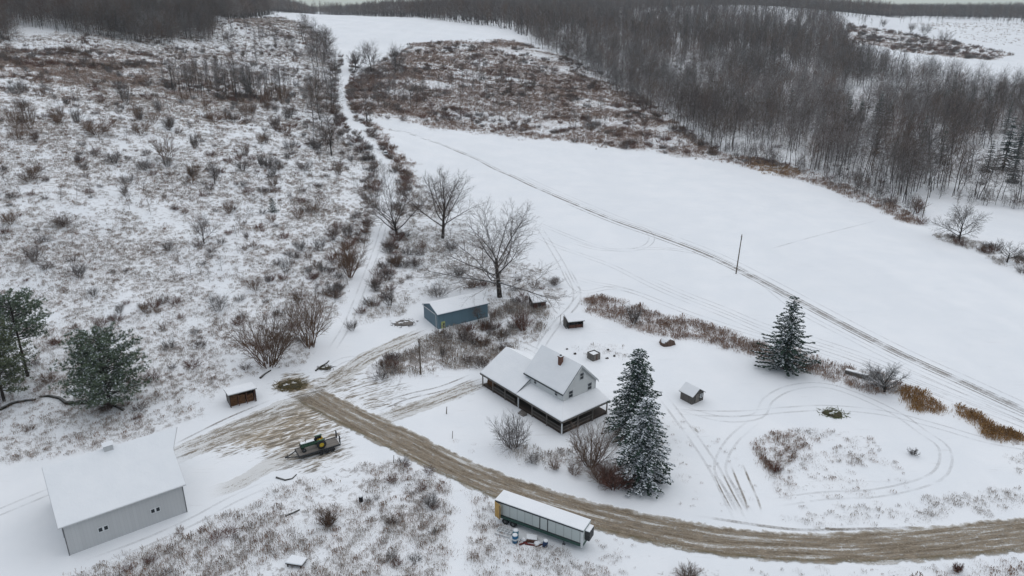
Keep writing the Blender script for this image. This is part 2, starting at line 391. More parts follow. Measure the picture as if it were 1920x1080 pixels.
# ------------------------------------------------------------------ terrain sheet
ys = np.concatenate([np.linspace(-40, 58, 22), np.geomspace(60, 5200, 450)])
ss = np.concatenate([np.linspace(-2.0, -.82, 30, endpoint=False), np.linspace(-.82, .82, 560), np.linspace(.82, 2.0, 31)[1:]])
S, Y = np.meshgrid(ss, ys); X = S * (Y + 70)
H = ground_z(X.ravel(), Y.ravel()); xf, yf = X.ravel(), Y.ravel()
dn, br = weed_density(xf, yf)
far = yf > 1150
dn[far] = np.maximum(dn[far], .0)
dn *= lane_clear(xf, yf)
nr, nc = X.shape; idx = np.arange(nr * nc).reshape(nr, nc)
F = np.stack([idx[:-1, :-1], idx[:-1, 1:], idx[1:, 1:], idx[1:, :-1]], -1).reshape(-1, 4)
rough = dn * .16 * (fbm(xf, yf, 1.8, 3, 2) - .5) * 2
def m_ground():
    t = NT('snowy_ground'); p = t.pos()
    n1 = t.noise(p, .11, 4, .6); n2 = t.noise(p, .75, 5, .62); n3 = t.noise(p, 3.6, 6, .7); n4 = t.noise(p, .03, 3)
    col = t.mix(t.step(n1, .3, .72), (.742, .765, .787), SNOW)
    drift = t.noise(t.scale(p, .035, .012, .02), 1.0, 5, .62, .5); stub = t.noise(t.scale(p, .10, .9, 1), 1.3, 4, .7)
    col = t.mix(t.math('MULTIPLY', t.step(drift, .42, .62), .35), col, (.69, .715, .74)); col = t.mix(t.math('MULTIPLY', t.step(stub, .60, .74), .30), col, (.52, .52, .51))
    wd = t.attr('weed'); bw = t.attr('brown'); md = t.attr('mud')
    f = t.math('ADD', t.math('MULTIPLY', n2, .62), t.math('MULTIPLY', n3, .38))
    f = t.math('ADD', f, t.math('MULTIPLY', t.math('SUBTRACT', n1, .5), .35))
    thr = t.math('SUBTRACT', .72, t.math('MULTIPLY', wd, .23))
    show = t.math('MULTIPLY', t.step(t.math('SUBTRACT', f, thr), -.035, .09), t.step(wd, .02, .25))
    litter = t.mix(n3, (.10, .082, .072), (.27, .23, .20))
    litter = t.mix(bw, litter, t.mix(n2, (.10, .06, .042), (.24, .15, .105)))
    col = t.mix(t.math('MULTIPLY', show, .66), col, litter)
    # churned mud
    rot = t.n('Mapping'); t.set(rot.inputs[0], p); rot.inputs['Rotation'].default_value = (0, 0, R(-32)); st = t.noise(t.scale(rot.outputs[0], .22, 1.0, 1), 1.25, 8, .72, 1.2)
    mf = t.math('MULTIPLY', t.step(md, .03, .5), t.step(t.math('ADD', st, t.math('MULTIPLY', md, .34)), .62, .76))
    mudc = t.mix(t.step(st, .42, .62), (.37, .29, .185), (.080, .058, .031)); mudc = t.mix(t.math('MULTIPLY', t.step(n3, .45, .7), .6), mudc, (.19, .14, .082))
    col = t.mix(t.math('MULTIPLY', mf, .9), col, mudc)
    h = t.math('ADD', t.math('MULTIPLY', n2, .8), t.math('MULTIPLY', n3, .3))
    bs = t.math('ADD', .10, t.math('MULTIPLY', wd, .35))
    return t.done(col, .75, t.bump(h, bs, .35), spec=.15)
MUD = [([(460, 885), (490, 800), (550, 740), (640, 765), (670, 830), (640, 868), (540, 885)], .62), ([(500, 735), (520, 700), (570, 700), (585, 730), (545, 745)], .9), ([(325, 865), (420, 795), (560, 748), (600, 800), (470, 838)], .8), ([(570, 720), (620, 680), (700, 690), (800, 770), (700, 790)], .5), ([(740, 770), (860, 715), (920, 708), (930, 725), (800, 765)], .55)]
mud = np.zeros(len(xf)); near = np.nonzero((yf < 190) & (np.abs(xf) < 120))[0]
MW = [(wpoly(P), val) for P, val in MUD]; nx_, ny_ = xf[near], yf[near]; r_ = np.random.default_rng(4)
for k in range(16):
    jx = nx_ + r_.normal(0, 2.2) + 3 * (vnoise(nx_, ny_, 4, 31) - .5); jy = ny_ + r_.normal(0, 2.2) + 3 * (vnoise(nx_, ny_, 4, 32) - .5); mm = np.zeros(len(near))
    for P, val in MW: mm = np.where(inpoly(jx, jy, P), np.maximum(mm, val), mm)
    mud[near] += mm / 16
gm = np_mesh('ground', np.stack([xf, yf, H + rough], 1), F, m_ground(), smooth=True)
for nm, arr in (('weed', dn), ('brown', br), ('mud', mud)):
    a = gm.attributes.new(nm, 'FLOAT', 'POINT'); a.data.foreach_set('value', arr.astype(np.float32))
tag(link(bpy.data.objects.new('ground', gm)), 'snow covered farmland rising to wooded hills', None, None, 'structure')

# ------------------------------------------------------------------ road and tyre tracks
def ribbon(name, pix, half, mat, lift, nx=6, step=1.0, label=None, taper=False, offs=0.0):
    L = smooth_line(pix, step)
    T = np.gradient(L, axis=0); T /= np.linalg.norm(T, axis=1)[:, None] + 1e-9
    N = np.stack([-T[:, 1], T[:, 0]], 1)
    al = np.concatenate([[0], np.cumsum(np.linalg.norm(np.diff(L, axis=0), axis=1))])
    hw = np.full(len(L), half) * (1 + .12 * (vnoise(al, al * 0, 9, len(pix)) - .5))
    if taper: hw *= np.clip(np.minimum(al, al[-1] - al) / 6 + .25, .25, 1)
    ac = np.linspace(-1, 1, nx + 1)
    P = L[:, None, :] + N[:, None, :] * (offs + hw[:, None, None] * ac[None, :, None])
    z = ground_z(P[..., 0], P[..., 1]) + lift
    V = np.concatenate([P, z[..., None]], -1).reshape(-1, 3)
    i = np.arange(len(V)).reshape(len(L), nx + 1)
    F = np.stack([i[:-1, 1:], i[:-1, :-1], i[1:, :-1], i[1:, 1:]], -1).reshape(-1, 4)
    me = np_mesh(name, V, F, mat, smooth=True)
    if me.polygons[0].normal.z < 0: me.flip_normals()
    fd = me.attributes.new('fade', 'FLOAT', 'POINT'); fd.data.foreach_set('value', np.repeat(np.clip(np.minimum(al, al[-1] - al) / min(9.0, al[-1] * .3), 0, 1), nx + 1).astype(np.float32))
    uv = me.uv_layers.new(name='UVMap'); U = np.stack([np.broadcast_to(ac[None, :], (len(L), nx + 1)), np.broadcast_to(al[:, None], (len(L), nx + 1))], -1).reshape(-1, 2)
    li = np.empty(len(me.loops), np.int32); me.loops.foreach_get('vertex_index', li)
    uv.data.foreach_set('uv', U[li].astype(np.float32).ravel())
    return tag(link(bpy.data.objects.new(name, me)), label, None, None, 'structure')
def m_road(name, cover=.75, half=3.5, grass=True, edge=.72, seed=0.0):
    t = NT(name); uv = t.uv(); sep = t.n('SeparateXYZ'); t.set(sep.inputs[0], uv); ac, al = sep.outputs[0], sep.outputs[1]
    aa = t.math('ABSOLUTE', ac); p = t.pos()
    cv = t.n('CombineXYZ'); t.set(cv.inputs[0], t.math('ADD', t.math('MULTIPLY', ac, half), seed)); t.set(cv.inputs[1], t.math('MULTIPLY', al, .075)); s1 = t.noise(cv.outputs[0], 1.15, 4, .6, .3)
    cw = t.n('CombineXYZ'); t.set(cw.inputs[0], t.math('ADD', t.math('MULTIPLY', ac, half), seed + 9)); t.set(cw.inputs[1], t.math('MULTIPLY', al, .22)); s2 = t.noise(cw.outputs[0], 3.2, 4, .65)
    n = t.noise(p, .5, 4, .6); n3 = t.noise(p, 4.0, 3, .6)
    prof = t.step(t.math('ADD', aa, t.math('MULTIPLY', t.math('SUBTRACT', n, .5), .75)), 1.0, edge)
    s = t.math('ADD', t.math('MULTIPLY', s1, .5), t.math('ADD', t.math('MULTIPLY', s2, .25), t.math('MULTIPLY', n3, .25)))
    bare = t.math('MULTIPLY', prof, t.step(s, .70 - .35 * cover, .80 - .35 * cover))
    col = t.mix(t.step(s2, .32, .66), (.12, .094, .066), (.25, .205, .152))
    col = t.mix(t.math('MULTIPLY', t.step(s1, .54, .68), .6), col, (.10, .074, .048))
    col = t.mix(t.math('MULTIPLY', t.step(n3, .5, .75), .5), col, (.47, .41, .33))
    slush = t.mix(n, (.47, .42, .34), (.68, .66, .62))
    col = t.mix(bare, slush, col)
    if grass:
        g = t.math('MULTIPLY', t.step(ac, -.62, -.74), t.step(n, .35, .6)); col = t.mix(t.math('MULTIPLY', g, .8), col, (.12, .095, .045))
    alpha = t.math('MULTIPLY', t.step(t.math('ADD', prof, t.math('MULTIPLY', s, .25)), .12, .42), t.math('ADD', t.math('MULTIPLY', bare, .6), .4 if grass else .25, clamp=True))
    alpha = t.math('MULTIPLY', alpha, t.step(t.math('ADD', t.attr('fade'), t.math('MULTIPLY', t.math('SUBTRACT', s, .5), .9)), .05, .8))
    return t.done(col, .85, t.bump(t.math('ADD', s1, t.math('MULTIPLY', n3, .4)), .5, .15), alpha=alpha, spec=.2)
def m_track(name, strength, c=(.36, .33, .30)):
    t = NT(name); uv = t.uv(); sep = t.n('SeparateXYZ'); t.set(sep.inputs[0], uv)
    p = t.pos(); n = t.noise(p, .22, 4, .6); n2 = t.noise(p, 2.5, 3, .6)
    a = t.step(t.math('ABSOLUTE', sep.outputs[0]), 1.0, .45)
    a = t.math('MULTIPLY', a, t.step(t.attr('fade'), 0, .9))
    a = t.math('MULTIPLY', t.math('MULTIPLY', a, strength), t.math('MULTIPLY', t.step(n, .25, .65), t.math('ADD', .45, t.math('MULTIPLY', t.step(n2, .3, .7), .55))))
    return t.done(t.mix(n2, c, tuple(x * .7 for x in c)), .8, alpha=a, spec=.1)
MR = m_road('dirt_road_surface', .85, 3.6); MR2 = m_road('muddy_lane', .62, 2.6, False, .6, 3.3); MR3 = m_road('thin_lane', .42, 2.4, False, .5, 7.7)
ribbon('road', [(560, 728), (600, 752), (660, 782), (740, 820), (820, 860), (900, 897), (985, 929), (1070, 955), (1160, 978), (1260, 1000), (1370, 1017), (1490, 1026), (1610, 1027), (1730, 1020), (1850, 1009), (2000, 990), (2300, 940)], 3.45, MR, .06, 14, 1.0, 'muddy gravel road curving down past the house')
ribbon('driveway', [(640, 772), (590, 752), (540, 762), (480, 790), (410, 820), (345, 848), (300, 868)], 3.2, MR2, .04, 10, .9, 'muddy driveway to the big grey barn')
ribbon('driveway', [(590, 740), (640, 705), (690, 670), (745, 645), (810, 616)], 2.6, MR2, .045, 10, .9, 'muddy driveway to the blue garage')
ribbon('driveway', [(690, 795), (750, 775), (815, 752), (870, 730), (925, 712)], 2.3, MR2, .05, 10, .9, 'muddy driveway to the farmhouse')
ribbon('driveway', [(620, 860), (560, 850), (510, 870), (450, 905), (380, 930)], 2.0, MR3, .035, 8, .9, 'faint muddy lane beside the trailer')
T1 = m_track('tyre_track_dark', .8); T2 = m_track('tyre_track_faint', .27, (.42, .40, .38)); T3 = m_track('tyre_track_mud', .8, (.24, .19, .13))
def pair(pix, mat, gauge=1.8, half=.30, lift=.03):
    for sgn in (-1, 1): ribbon('tyre_track', pix, half, mat, lift, 2, 1.5, 'wheel ruts in the snow', offs=sgn * gauge / 2)
def one(pix, mat, half=.28, lift=.028): ribbon('tyre_track', pix, half, mat, lift, 2, 1.5, 'wheel ruts in the snow')
main = [(720, 240), (790, 258), (870, 288), (960, 330), (1060, 375), (1150, 412), (1230, 440), (1310, 470), (1370, 497), (1430, 528), (1500, 565), (1600, 618), (1700, 668), (1800, 713), (1935, 775), (2100, 850)]
pair(main, T1); pair([(u + 3, v + 5) for u, v in main[4:]], T1, 2.0); pair([(u - 6, v + 16 * (i > 2)) for i, (u, v) in enumerate(main[7:])], T2, 1.7)
pair([(u + 12, v - 3) for u, v in main[3:]], T2, 2.2); one([(u, v + 1) for u, v in main], T1, .5)
low = [(1000, 440), (1040, 460), (1090, 478), (1150, 500), (1220, 535), (1290, 565), (1360, 592), (1440, 625), (1530, 650), (1620, 680), (1720, 720), (1800, 752), (1925, 800), (2100, 870)]
pair(low, T2); pair([(u - 4, v - 14) for u, v in low[4:]], T2, 1.9); pair([(1075, 520), (1110, 530), (1180, 545), (1300, 590), (1420, 628), (1530, 656), (1700, 716), (1900, 794)], T2)
pair([(1000, 415), (1060, 440), (1120, 462), (1170, 470), (1210, 462), (1222, 445), (1205, 428), (1165, 415)], T2); pair([(1225, 462), (1280, 470), (1340, 480)], T2); pair([(1060, 450), (1130, 468), (1230, 466), (1300, 472)], T2)
pair([(1060, 500), (1080, 540), (1078, 570), (1050, 600), (1020, 640), (1008, 670)], T2); pair([(1100, 545), (1085, 560), (1060, 590), (1030, 615)], T2)
pair([(1010, 425), (1050, 490), (1085, 545), (1150, 540), (1230, 560)], T2)
pair([(1250, 770), (1320, 775), (1400, 775), (1480, 768), (1560, 765), (1660, 775), (1760, 800), (1860, 828), (2000, 850)], T2); pair([(1260, 760), (1350, 785), (1420, 780), (1440, 750), (1480, 728), (1540, 722), (1600, 738), (1680, 775), (1730, 810), (1770, 840), (1768, 880), (1730, 905), (1640, 925), (1540, 930), (1440, 945)], T2)
pair([(1240, 740), (1270, 780), (1300, 820), (1340, 880), (1370, 940), (1395, 990)], T2); pair([(1420, 785), (1370, 830), (1350, 880), (1380, 930), (1410, 975)], T2)
pair([(1380, 868), (1395, 905), (1408, 935), (1416, 962)], T3, 2.0, .22); pair([(1345, 885), (1362, 920), (1385, 962)], T3, 1.5, .14); one([(1300, 800), (1312, 815)], T3, .3); pair([(1355, 890), (1375, 930), (1395, 965)], T2, 1.6)
one([(1290, 965), (1480, 992), (1600, 992), (1740, 990)], T1, .4); one([(1520, 988), (1560, 992), (1610, 994)], T3, .35); one([(1690, 988), (1740, 992)], T3, .4)
one([(1440, 468), (1540, 440), (1650, 412)], T2, .4)
pair([(150, 1062), (260, 1022), (360, 978), (440, 935), (520, 900)], T2, 1.8); pair([(-60, 985), (0, 960), (60, 935), (110, 915)], T2)
pair([(620, 660), (655, 600), (690, 510), (712, 450), (724, 400)], T2, 1.7); pair([(700, 770), (760, 745), (830, 728), (900, 700)], T1); pair([(330, 840), (430, 790), (520, 752)], T1, 2.4); pair([(600, 700), (660, 672), (740, 700), (720, 740), (660, 752)], T2)
pair([(960, 640), (1000, 655), (1060, 690), (1100, 700)], T2)

# ------------------------------------------------------------------ hazy winter air
ht = NT('haze_air'); pv = ht.n('VolumePrincipled', {'Color': (.80, .88, .93, 1), 'Density': HAZE, 'Anisotropy': .3}); ht.t.links.new(pv.outputs[0], ht.out.inputs[1])
if HAZE > 0: tag(MB().box(-11000, 11000, -120, 5400, -12, 130).build('haze', ht.mat), 'thin winter haze', None, None, 'stuff')
# ------------------------------------------------------------------ materials for built things
M_SNOW = m_snow('roof_snow', .7)
M_GREY_SIDING = m_stripes('grey_ribbed_siding', (.50, .505, .505), 0, .45, .5, .55, .05, .86)
M_WHITE = m_plain('white_paint', (.62, .635, .64), .6, .08, 3)
M_CLAP = m_stripes('pale_clapboard', (.66, .67, .66), 2, .16, .6, .6, .05, .78)
M_BLUE = m_stripes('blue_ribbed_steel', (.13, .21, .255), 0, .3, .6, .5, .10, .75)
M_BLUE_DK = m_stripes('blue_door_steel', (.10, .165, .205), 1, .3, .6, .5, .10, .75)
M_DARKWOOD = m_stripes('dark_brown_boards', (.050, .036, .028), 2, .2, .8, .8, .35, .6)
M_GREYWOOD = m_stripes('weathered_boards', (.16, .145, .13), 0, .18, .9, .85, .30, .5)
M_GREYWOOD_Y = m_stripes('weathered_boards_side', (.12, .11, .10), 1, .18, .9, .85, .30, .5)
M_BROWNWOOD = m_plain('split_firewood', (.17, .085, .04), .9, .6, 6, bump=.6)
M_RUSTWOOD = m_plain('red_brown_wood', (.11, .05, .035), .85, .4, 3)
M_GLASS = m_plain('dark_window_glass', (.02, .026, .032), .12, .2, 1, bump=.02)
M_BRICK = m_stripes('chimney_brick', (.15, .075, .055), 2, .12, .8, .9, .3, .5)
M_BLACK = m_plain('black_rubber', (.018, .018, .02), .7, .3, 5)
M_STEEL = m_plain('grey_steel', (.14, .145, .15), .5, .3, 3, .4)
M_DKSTEEL = m_plain('dark_steel', (.045, .047, .05), .6, .3, 3, .3)
M_DECK = m_stripes('worn_trailer_planks', (.17, .155, .14), 1, .22, .8, .85, .25, .5)
M_YELLOW = m_plain('yellow_paint', (.52, .36, .03), .55, .12, 4)
M_PLY = m_plain('plywood', (.48, .30, .10), .7, .15, 2)
M_GREEN = m_plain('dark_green_paint', (.022, .065, .04), .5, .25, 3)
M_TRAILER = m_stripes('pale_trailer_panels', (.48, .52, .505), 0, 1.22, .5, .45, .05, .55)
M_TRGREEN = m_stripes('green_trailer_skirt', (.035, .085, .068), 2, .28, .5, .5, .12, .5)
M_BARREL = m_plain('blue_plastic', (.02, .12, .24), .4, .12, 3)
M_TEAL = m_plain('teal_plastic', (.03, .16, .22), .4, .12, 3)
M_POLE = m_plain('pole_wood', (.11, .085, .065), .9, .3, 5)
M_STONE = m_plain('brown_mound_stone', (.10, .065, .05), .9, .4, 2, bump=.6)
M_LIME = m_plain('pale_yellow_green_paint', (.44, .47, .19), .6, .12, 3)
M_REDPAINT = m_plain('dark_red_paint', (.12, .02, .018), .6, .25, 4)

def window(parent, M, wd, ht, double=False, sill=True, mat=None):
    """frame box standing on a wall: local x along the wall, y outwards, z up; M places it"""
    f = MB(); t = .11
    f.box(-wd / 2 - t, -wd / 2, 0, .07, -t, ht + t, 0, M); f.box(wd / 2, wd / 2 + t, 0, .07, -t, ht + t, 0, M)
    f.box(-wd / 2, wd / 2, 0, .07, ht, ht + t, 0, M); f.box(-wd / 2, wd / 2, 0, .10, -t, 0, 0, M)
    if double: f.box(-wd * .10, wd * .10, .0, .065, 0, ht, 0, M)
    else: f.box(-wd / 2, wd / 2, .0, .06, ht / 2 - .035, ht / 2 + .035, 0, M)
    o = f.build('window', mat or M_WHITE, parent)
    MB().box(-wd / 2, wd / 2, .012, .03, 0, ht, 0, M).build('pane', M_GLASS, o)
    return o
def wall_M(p, out):
    """matrix: y axis -> outward normal 'out' (xy), origin p"""
    y = Vector((out[0], out[1], 0)).normalized(); x = Vector((y.y, -y.x, 0)); z = Vector((0, 0, 1))
    return Matrix.Translation(p) @ Matrix((x, y, z)).transposed().to_4x4()
def gz(x, y): return float(ground_z(x, y))

# ------------------------------------------------------------------ farmhouse
hx, hy = 8.75, 111.4; HA = math.atan2(.63, .777)
house = tag(empty('farmhouse', (hx, hy, gz(hx, hy)), HA), 'pale two storey farmhouse with a snowy gable roof and wraparound porch', 'house')
X0, X1, Y0, Y1, EV, RG = 3.3, 11.5, 3.3, 13.6, 6.0, 10.1; XM = (X0 + X1) / 2
MB().prism([(X0, 0), (X1, 0), (X1, EV), (XM, RG), (X0, EV)], 'y', Y0, Y1).build('wall', M_CLAP, house)
sl_ = (RG - EV) / (XM - X0); ov = .45
rf = MB(); e = .06
for sx in (-1, 1):
    xe = XM + sx * (XM - X0 + ov); ze = EV - ov * sl_
    pts = [(XM, Y0 - .4, RG + e), (XM, Y1 + .4, RG + e), (xe, Y1 + .4, ze + e), (xe, Y0 - .4, ze + e)]
    rf.slab(pts if sx < 0 else pts[::-1], .14)
roof = rf.build('roof', M_DKSTEEL, house)
sn = MB()
for sx in (-1, 1):
    inner = .32 if sx > 0 else 0       # bare strip along the ridge
    xe = XM + sx * (XM - X0 + ov - .06); ze = EV - (ov - .06) * sl_
    y0 = Y0 - .36; y1 = Y1 + .36
    if sx > 0: y0 += .0
    pts = [(XM + sx * inner, y0, RG + .26 - inner * sl_), (XM + sx * inner, y1, RG + .26 - inner * sl_), (xe, y1, ze + .26), (xe, y0, ze + .26)]
    sn.slab(pts if sx < 0 else pts[::-1], .18)
sn.build('snow_cover', M_SNOW, roof, .06)
ch = MB().box(5.95, 6.65, 7.1, 7.8, 7.6, 10.5).box(5.87, 6.73, 7.02, 7.88, 10.5, 10.66).build('chimney', M_BRICK, house, .02)
MB().box(5.92, 6.68, 7.07, 7.83, 10.661, 10.8).build('snow_cap', M_SNOW, ch, .05)
MB().box(6.12, 6.48, 7.27, 7.63, 10.801, 10.92).build('flue', M_BLACK, ch)
mk = lambda x, z: wall_M(Vector((x, Y0, z)), (0, -1))
window(house, mk(7.75, 7.15), .85, 1.25); window(house, mk(5.1, 4.35), .95, 1.3); window(house, mk(9.9, 4.35), .95, 1.3)
ml = lambda y, z: wall_M(Vector((X0, y, z)), (-1, 0))
window(house, ml(5.2, 4.55), .6, .8); window(house, ml(11.0, 4.55), .6, .8)
bb = MB()   # white corner and rake boards
bb.box(X0 - .03, X0 + .12, Y0 - .035, Y0 - .003, 3.9, EV - .1); bb.box(X1 - .12, X1 + .03, Y0 - .035, Y0 - .003, 3.9, EV - .1)
for sx in (-1, 1):
    n = MB(); xa = XM + sx * (XM - X0 + ov); za = EV - ov * sl_ + .05
    bb.add([(XM, Y0 - .43, RG + .05), (xa, Y0 - .43, za), (xa, Y0 - .43, za - .28), (XM, Y0 - .43, RG - .25), (XM, Y0 - .41, RG + .05), (xa, Y0 - .41, za), (xa, Y0 - .41, za - .28), (XM, Y0 - .41, RG - .25)], [(0, 1, 2, 3), (7, 6, 5, 4), (0, 4, 5, 1), (3, 2, 6, 7), (1, 5, 6, 2)])
bb.build('trim_board', M_WHITE, house)
# porch
PE, PW = 2.85, 3.92; YE = 12.4
d = MB().box(.1, X1, .1, Y0 - .02, .05, .55).box(.1, X0 - .02, Y0 - .02, 23.0, .05, .55).build('porch_floor', M_DARKWOOD, house)
pr = MB(); o_ = -.35
pr.slab([(o_, o_, PE), (X1 + .3, o_, PE), (X1 + .3, Y0, PW), (X0, Y0, PW)], .14); pr.slab([(o_, o_, PE), (X0, Y0, PW), (X0, YE, PW), (o_, YE, PE)], .14)
proof = pr.build('porch_roof', M_DKSTEEL, house)
ps = MB(); o_ = -.3; t_ = .19
ps.slab([(o_, o_, PE + t_), (X1 + .26, o_, PE + t_), (X1 + .26, Y0 - .02, PW + t_), (X0 - .02, Y0 - .02, PW + t_)], .18); ps.slab([(o_, o_, PE + t_), (X0 - .02, Y0 - .02, PW + t_), (X0 - .02, YE - .02, PW + t_), (o_, YE - .02, PE + t_)], .18)
ps.build('snow_cover', M_SNOW, proof, .05)
fa = MB().box(-.37, X1 + .3, -.41, -.36, PE - .22, PE + .02).box(-.41, -.36, -.41, 23.5, PE - .22, PE + .02).build('fascia', M_GREYWOOD, house)
MB().box(X0, X1, Y0 - .06, Y0 - .01, .55, PW - .1).box(X0 - .06, X0 - .01, Y0, 13.4, .55, PW - .15).build('porch_wall', M_DARKWOOD, house)
for px_, py_ in [(.0, .0), (3.9, .0), (7.6, .0), (11.3, .0), (0, 4.0), (0, 8.0), (0, 12.0), (0, 16.0), (0, 19.8), (0, 23.1)]:
    MB().box(px_ - .09, px_ + .09, py_ - .09, py_ + .09, .0, PE - .14).build('porch_post', M_WHITE if (px_ + py_) in (0, 12.0) else M_GREYWOOD, house)
def rail(x0, y0, x1, y1):
    b = MB(); n = int(math.hypot(x1 - x0, y1 - y0) / .22); dx = abs(x1 - x0) > .1
    w0 = .04
    for z in (.72, 1.42): b.box(min(x0, x1) - (0 if dx else w0), max(x0, x1) + (0 if dx else w0), min(y0, y1) - (w0 if dx else 0), max(y0, y1) + (w0 if dx else 0), z, z + .09)
    for k in range(1, n):
        x = x0 + (x1 - x0) * k / n; y = y0 + (y1 - y0) * k / n; b.box(x - .02, x + .02, y - .02, y + .02, .805, 1.425)
    b.build('railing', M_GREYWOOD, house)
for a, b in ((.1, 3.8), (4.0, 7.5)): rail(a, 0, b, 0)
for a, b in ((.1, 3.9), (4.1, 7.9), (13.0, 15.9), (16.1, 19.7)): rail(0, a, 0, b)
for y in (5.5, 9.5): window(house, wall_M(Vector((X0 - .06, y, 1.3)), (-1, 0)), 1.1, 1.35)
window(house, wall_M(Vector((5.4, Y0 - .06, 1.3)), (0, -1)), 1.1, 1.35)
dr = MB().box(8.6, 9.6, Y0 - .12, Y0 - .065, .56, 2.6).build('door', M_WHITE, house); MB().box(8.7, 8.76, Y0 - .17, Y0 - .121, 1.5, 1.62).build('handle', M_STEEL, dr)
st = MB()
for k in range(3): st.box(-.35 - .32 * (k + 1), -.35 - .32 * k, 9.0, 10.6, 0, .45 - .14 * k)
st.build('porch_steps', M_GREYWOOD, house)
# side wing
WX, WR = 6.3, 6.5; ws = (WR - PE) / (WX + .35)
wz = lambda x: PE + ws * (x + .35) if x < WX else WR - ws * (x - WX)
MB().prism([(3.3, .0), (11.3, 0), (11.3, wz(11.3) - .12), (WX, WR - .14), (3.3, wz(3.3) - .12)], 'y', YE + .3, 23.2).build('wing_wall', M_CLAP, house)
MB().prism([(-.05, wz(-.05) - .16), (3.3, 3.95), (3.3, wz(3.3) - .14)], 'y', YE + .02, YE + .12).build('wing_cheek', M_CLAP, house)
wr = MB().slab([(-.35, YE, PE + .01), (WX, YE, WR), (WX, 23.6, WR), (-.35, 23.6, PE + .01)][::-1], .14).slab([(WX, Y1 + .5, WR), (11.7, Y1 + .5, wz(11.7)), (11.7, 23.6, wz(11.7)), (WX, 23.6, WR)][::-1], .14).build('wing_roof', M_DKSTEEL, house)
MB().slab([(-.3, YE + .03, PE + .21), (WX - .02, YE + .03, WR + .19), (WX - .02, 23.55, WR + .19), (-.3, 23.55, PE + .21)][::-1], .18).slab([(WX + .02, Y1 + .55, WR + .19), (11.65, Y1 + .55, wz(11.65) + .19), (11.65, 23.55, wz(11.65) + .19), (WX + .02, 23.55, WR + .19)][::-1], .18).build('snow_cover', M_SNOW, wr, .05)
MB().box(3.22, 3.29, 13.2, 23.2, .55, wz(3.3) - .5).build('wing_porch_wall', M_DARKWOOD, house)
for y in (15.0, 18.5): window(house, wall_M(Vector((3.21, y, 1.3)), (-1, 0)), .9, 1.2)
def hloc(x, y, z=0.0):
    c, s = math.cos(HA), math.sin(HA); return Vector((hx + x * c - y * s, hy + x * s + y * c, gz(hx, hy) + z))
def tyre_mesh():
    b = MB(); n, m = 22, 10
    for i in range(n):
        for j in range(m):
            a = 2 * math.pi * i / n; t = 2 * math.pi * j / m; r = .31 + .11 * math.cos(t)
            b.v.append((r * math.cos(a), .10 * math.sin(t), .42 + r * math.sin(a)))
    for i in range(n):
        for j in range(m): b.f.append((i * m + j, ((i + 1) % n) * m + j, ((i + 1) % n) * m + (j + 1) % m, i * m + (j + 1) % m)); b.m.append(0); b.sm.append(True)
    return b.mesh('tyre', M_BLACK)
tm = tyre_mesh()
for k, (y, sc_) in enumerate([(17.4, 1.2), (15.0, 1.1), (18.7, .95)]):
    o = bpy.data.objects.new('tyre', tm); link(o); o.location = hloc(.45, y, .555); o.rotation_euler = (R(-12), 0, HA + R(90)); o.scale = (sc_,) * 3
    tag(o, 'black tyre leaning behind the side porch posts of the farmhouse', 'tyre', 'tyres under the side porch')
def log_pile(n, L, wdt, hgt, seed):
    rr = random.Random(seed); b = MB(); r = .085; z = r; row = 0
    while z < hgt:
        x = -wdt / 2 + (row % 2) * r
        while x < wdt / 2:
            q = r * rr.uniform(.75, 1.12); j = rr.uniform(-.06, .06); b.tube((x, -L / 2 + j, z), (x + rr.uniform(-.02, .02), L / 2 + j, z), q, q * rr.uniform(.85, 1), 6, 0, True, False); x += 2.05 * r
        z += r * 1.78; row += 1
    return b
o = log_pile(0, .5, 2.2, 1.1, 3).build('firewood_stack', M_BROWNWOOD); o.location = hloc(.9, 21.4, .555); o.rotation_euler = (0, 0, HA + R(90))
tag(o, 'stack of split firewood under the end of the side porch', 'firewood')

# ------------------------------------------------------------------ big grey barn
bx, by = -60.9, 81.0; BA = math.atan2(.6, .8)
barn = tag(empty('barn', (bx, by, -.15), BA), 'large grey metal barn with a snowy roof and a pointed hay hood', 'barn')
L, D, EV, RG = 15.5, 15.2, 5.25, 10.2; M2 = D / 2
MB().prism([(0, -.3), (D, -.3), (D, EV), (M2, RG - .05), (0, EV)], 'x', 0, L).build('wall', M_GREY_SIDING, barn)
s2 = (RG - EV) / M2; o2 = .5; yz = lambda y: RG - s2 * abs(y - M2)
hood = [(-.5, -o2, yz(-o2)), (L + .45, -o2, yz(-o2)), (L + .45, M2 - 2.9, yz(M2 - 2.9)), (L + 2.0, M2, RG), (-.5, M2, RG)]
hood2 = [(-.5, M2, RG), (L + 2.0, M2, RG), (L + .45, M2 + 2.9, yz(M2 + 2.9)), (L + .45, D + o2, yz(D + o2)), (-.5, D + o2, yz(D + o2))]
up = lambda P, h: [(x, y, z + h) for x, y, z in P]
br_ = MB().slab(up(hood, .1), .07).slab(up(hood2, .1), .07).build('roof', M_GREY_SIDING, barn)
ins = lambda P: [(min(max(x, -.46), L + (.41 if abs(y - M2) > .1 else 1.92)), min(max(y, -o2 + .05), D + o2 - .05), z) for x, y, z in P]
MB().slab(up(ins(hood), .22), .11).slab(up(ins(hood2), .22), .11).build('snow_cover', M_SNOW, br_, .06)
cp = MB().box(7.3, 8.5, M2 - .55, M2 + .55, RG - .4, RG + .75).build('cupola', M_GREY_SIDING, barn)
MB().prism([(M2 - .7, RG + .75), (M2 + .7, RG + .75), (M2, RG + 1.15)], 'x', 7.15, 8.65).build('snow_cap', M_SNOW, cp, .06)
for xx in (4.6, 11.4):
    window(barn, wall_M(Vector((xx, 0, 2.05)), (0, -1)), 1.15, .62, True)
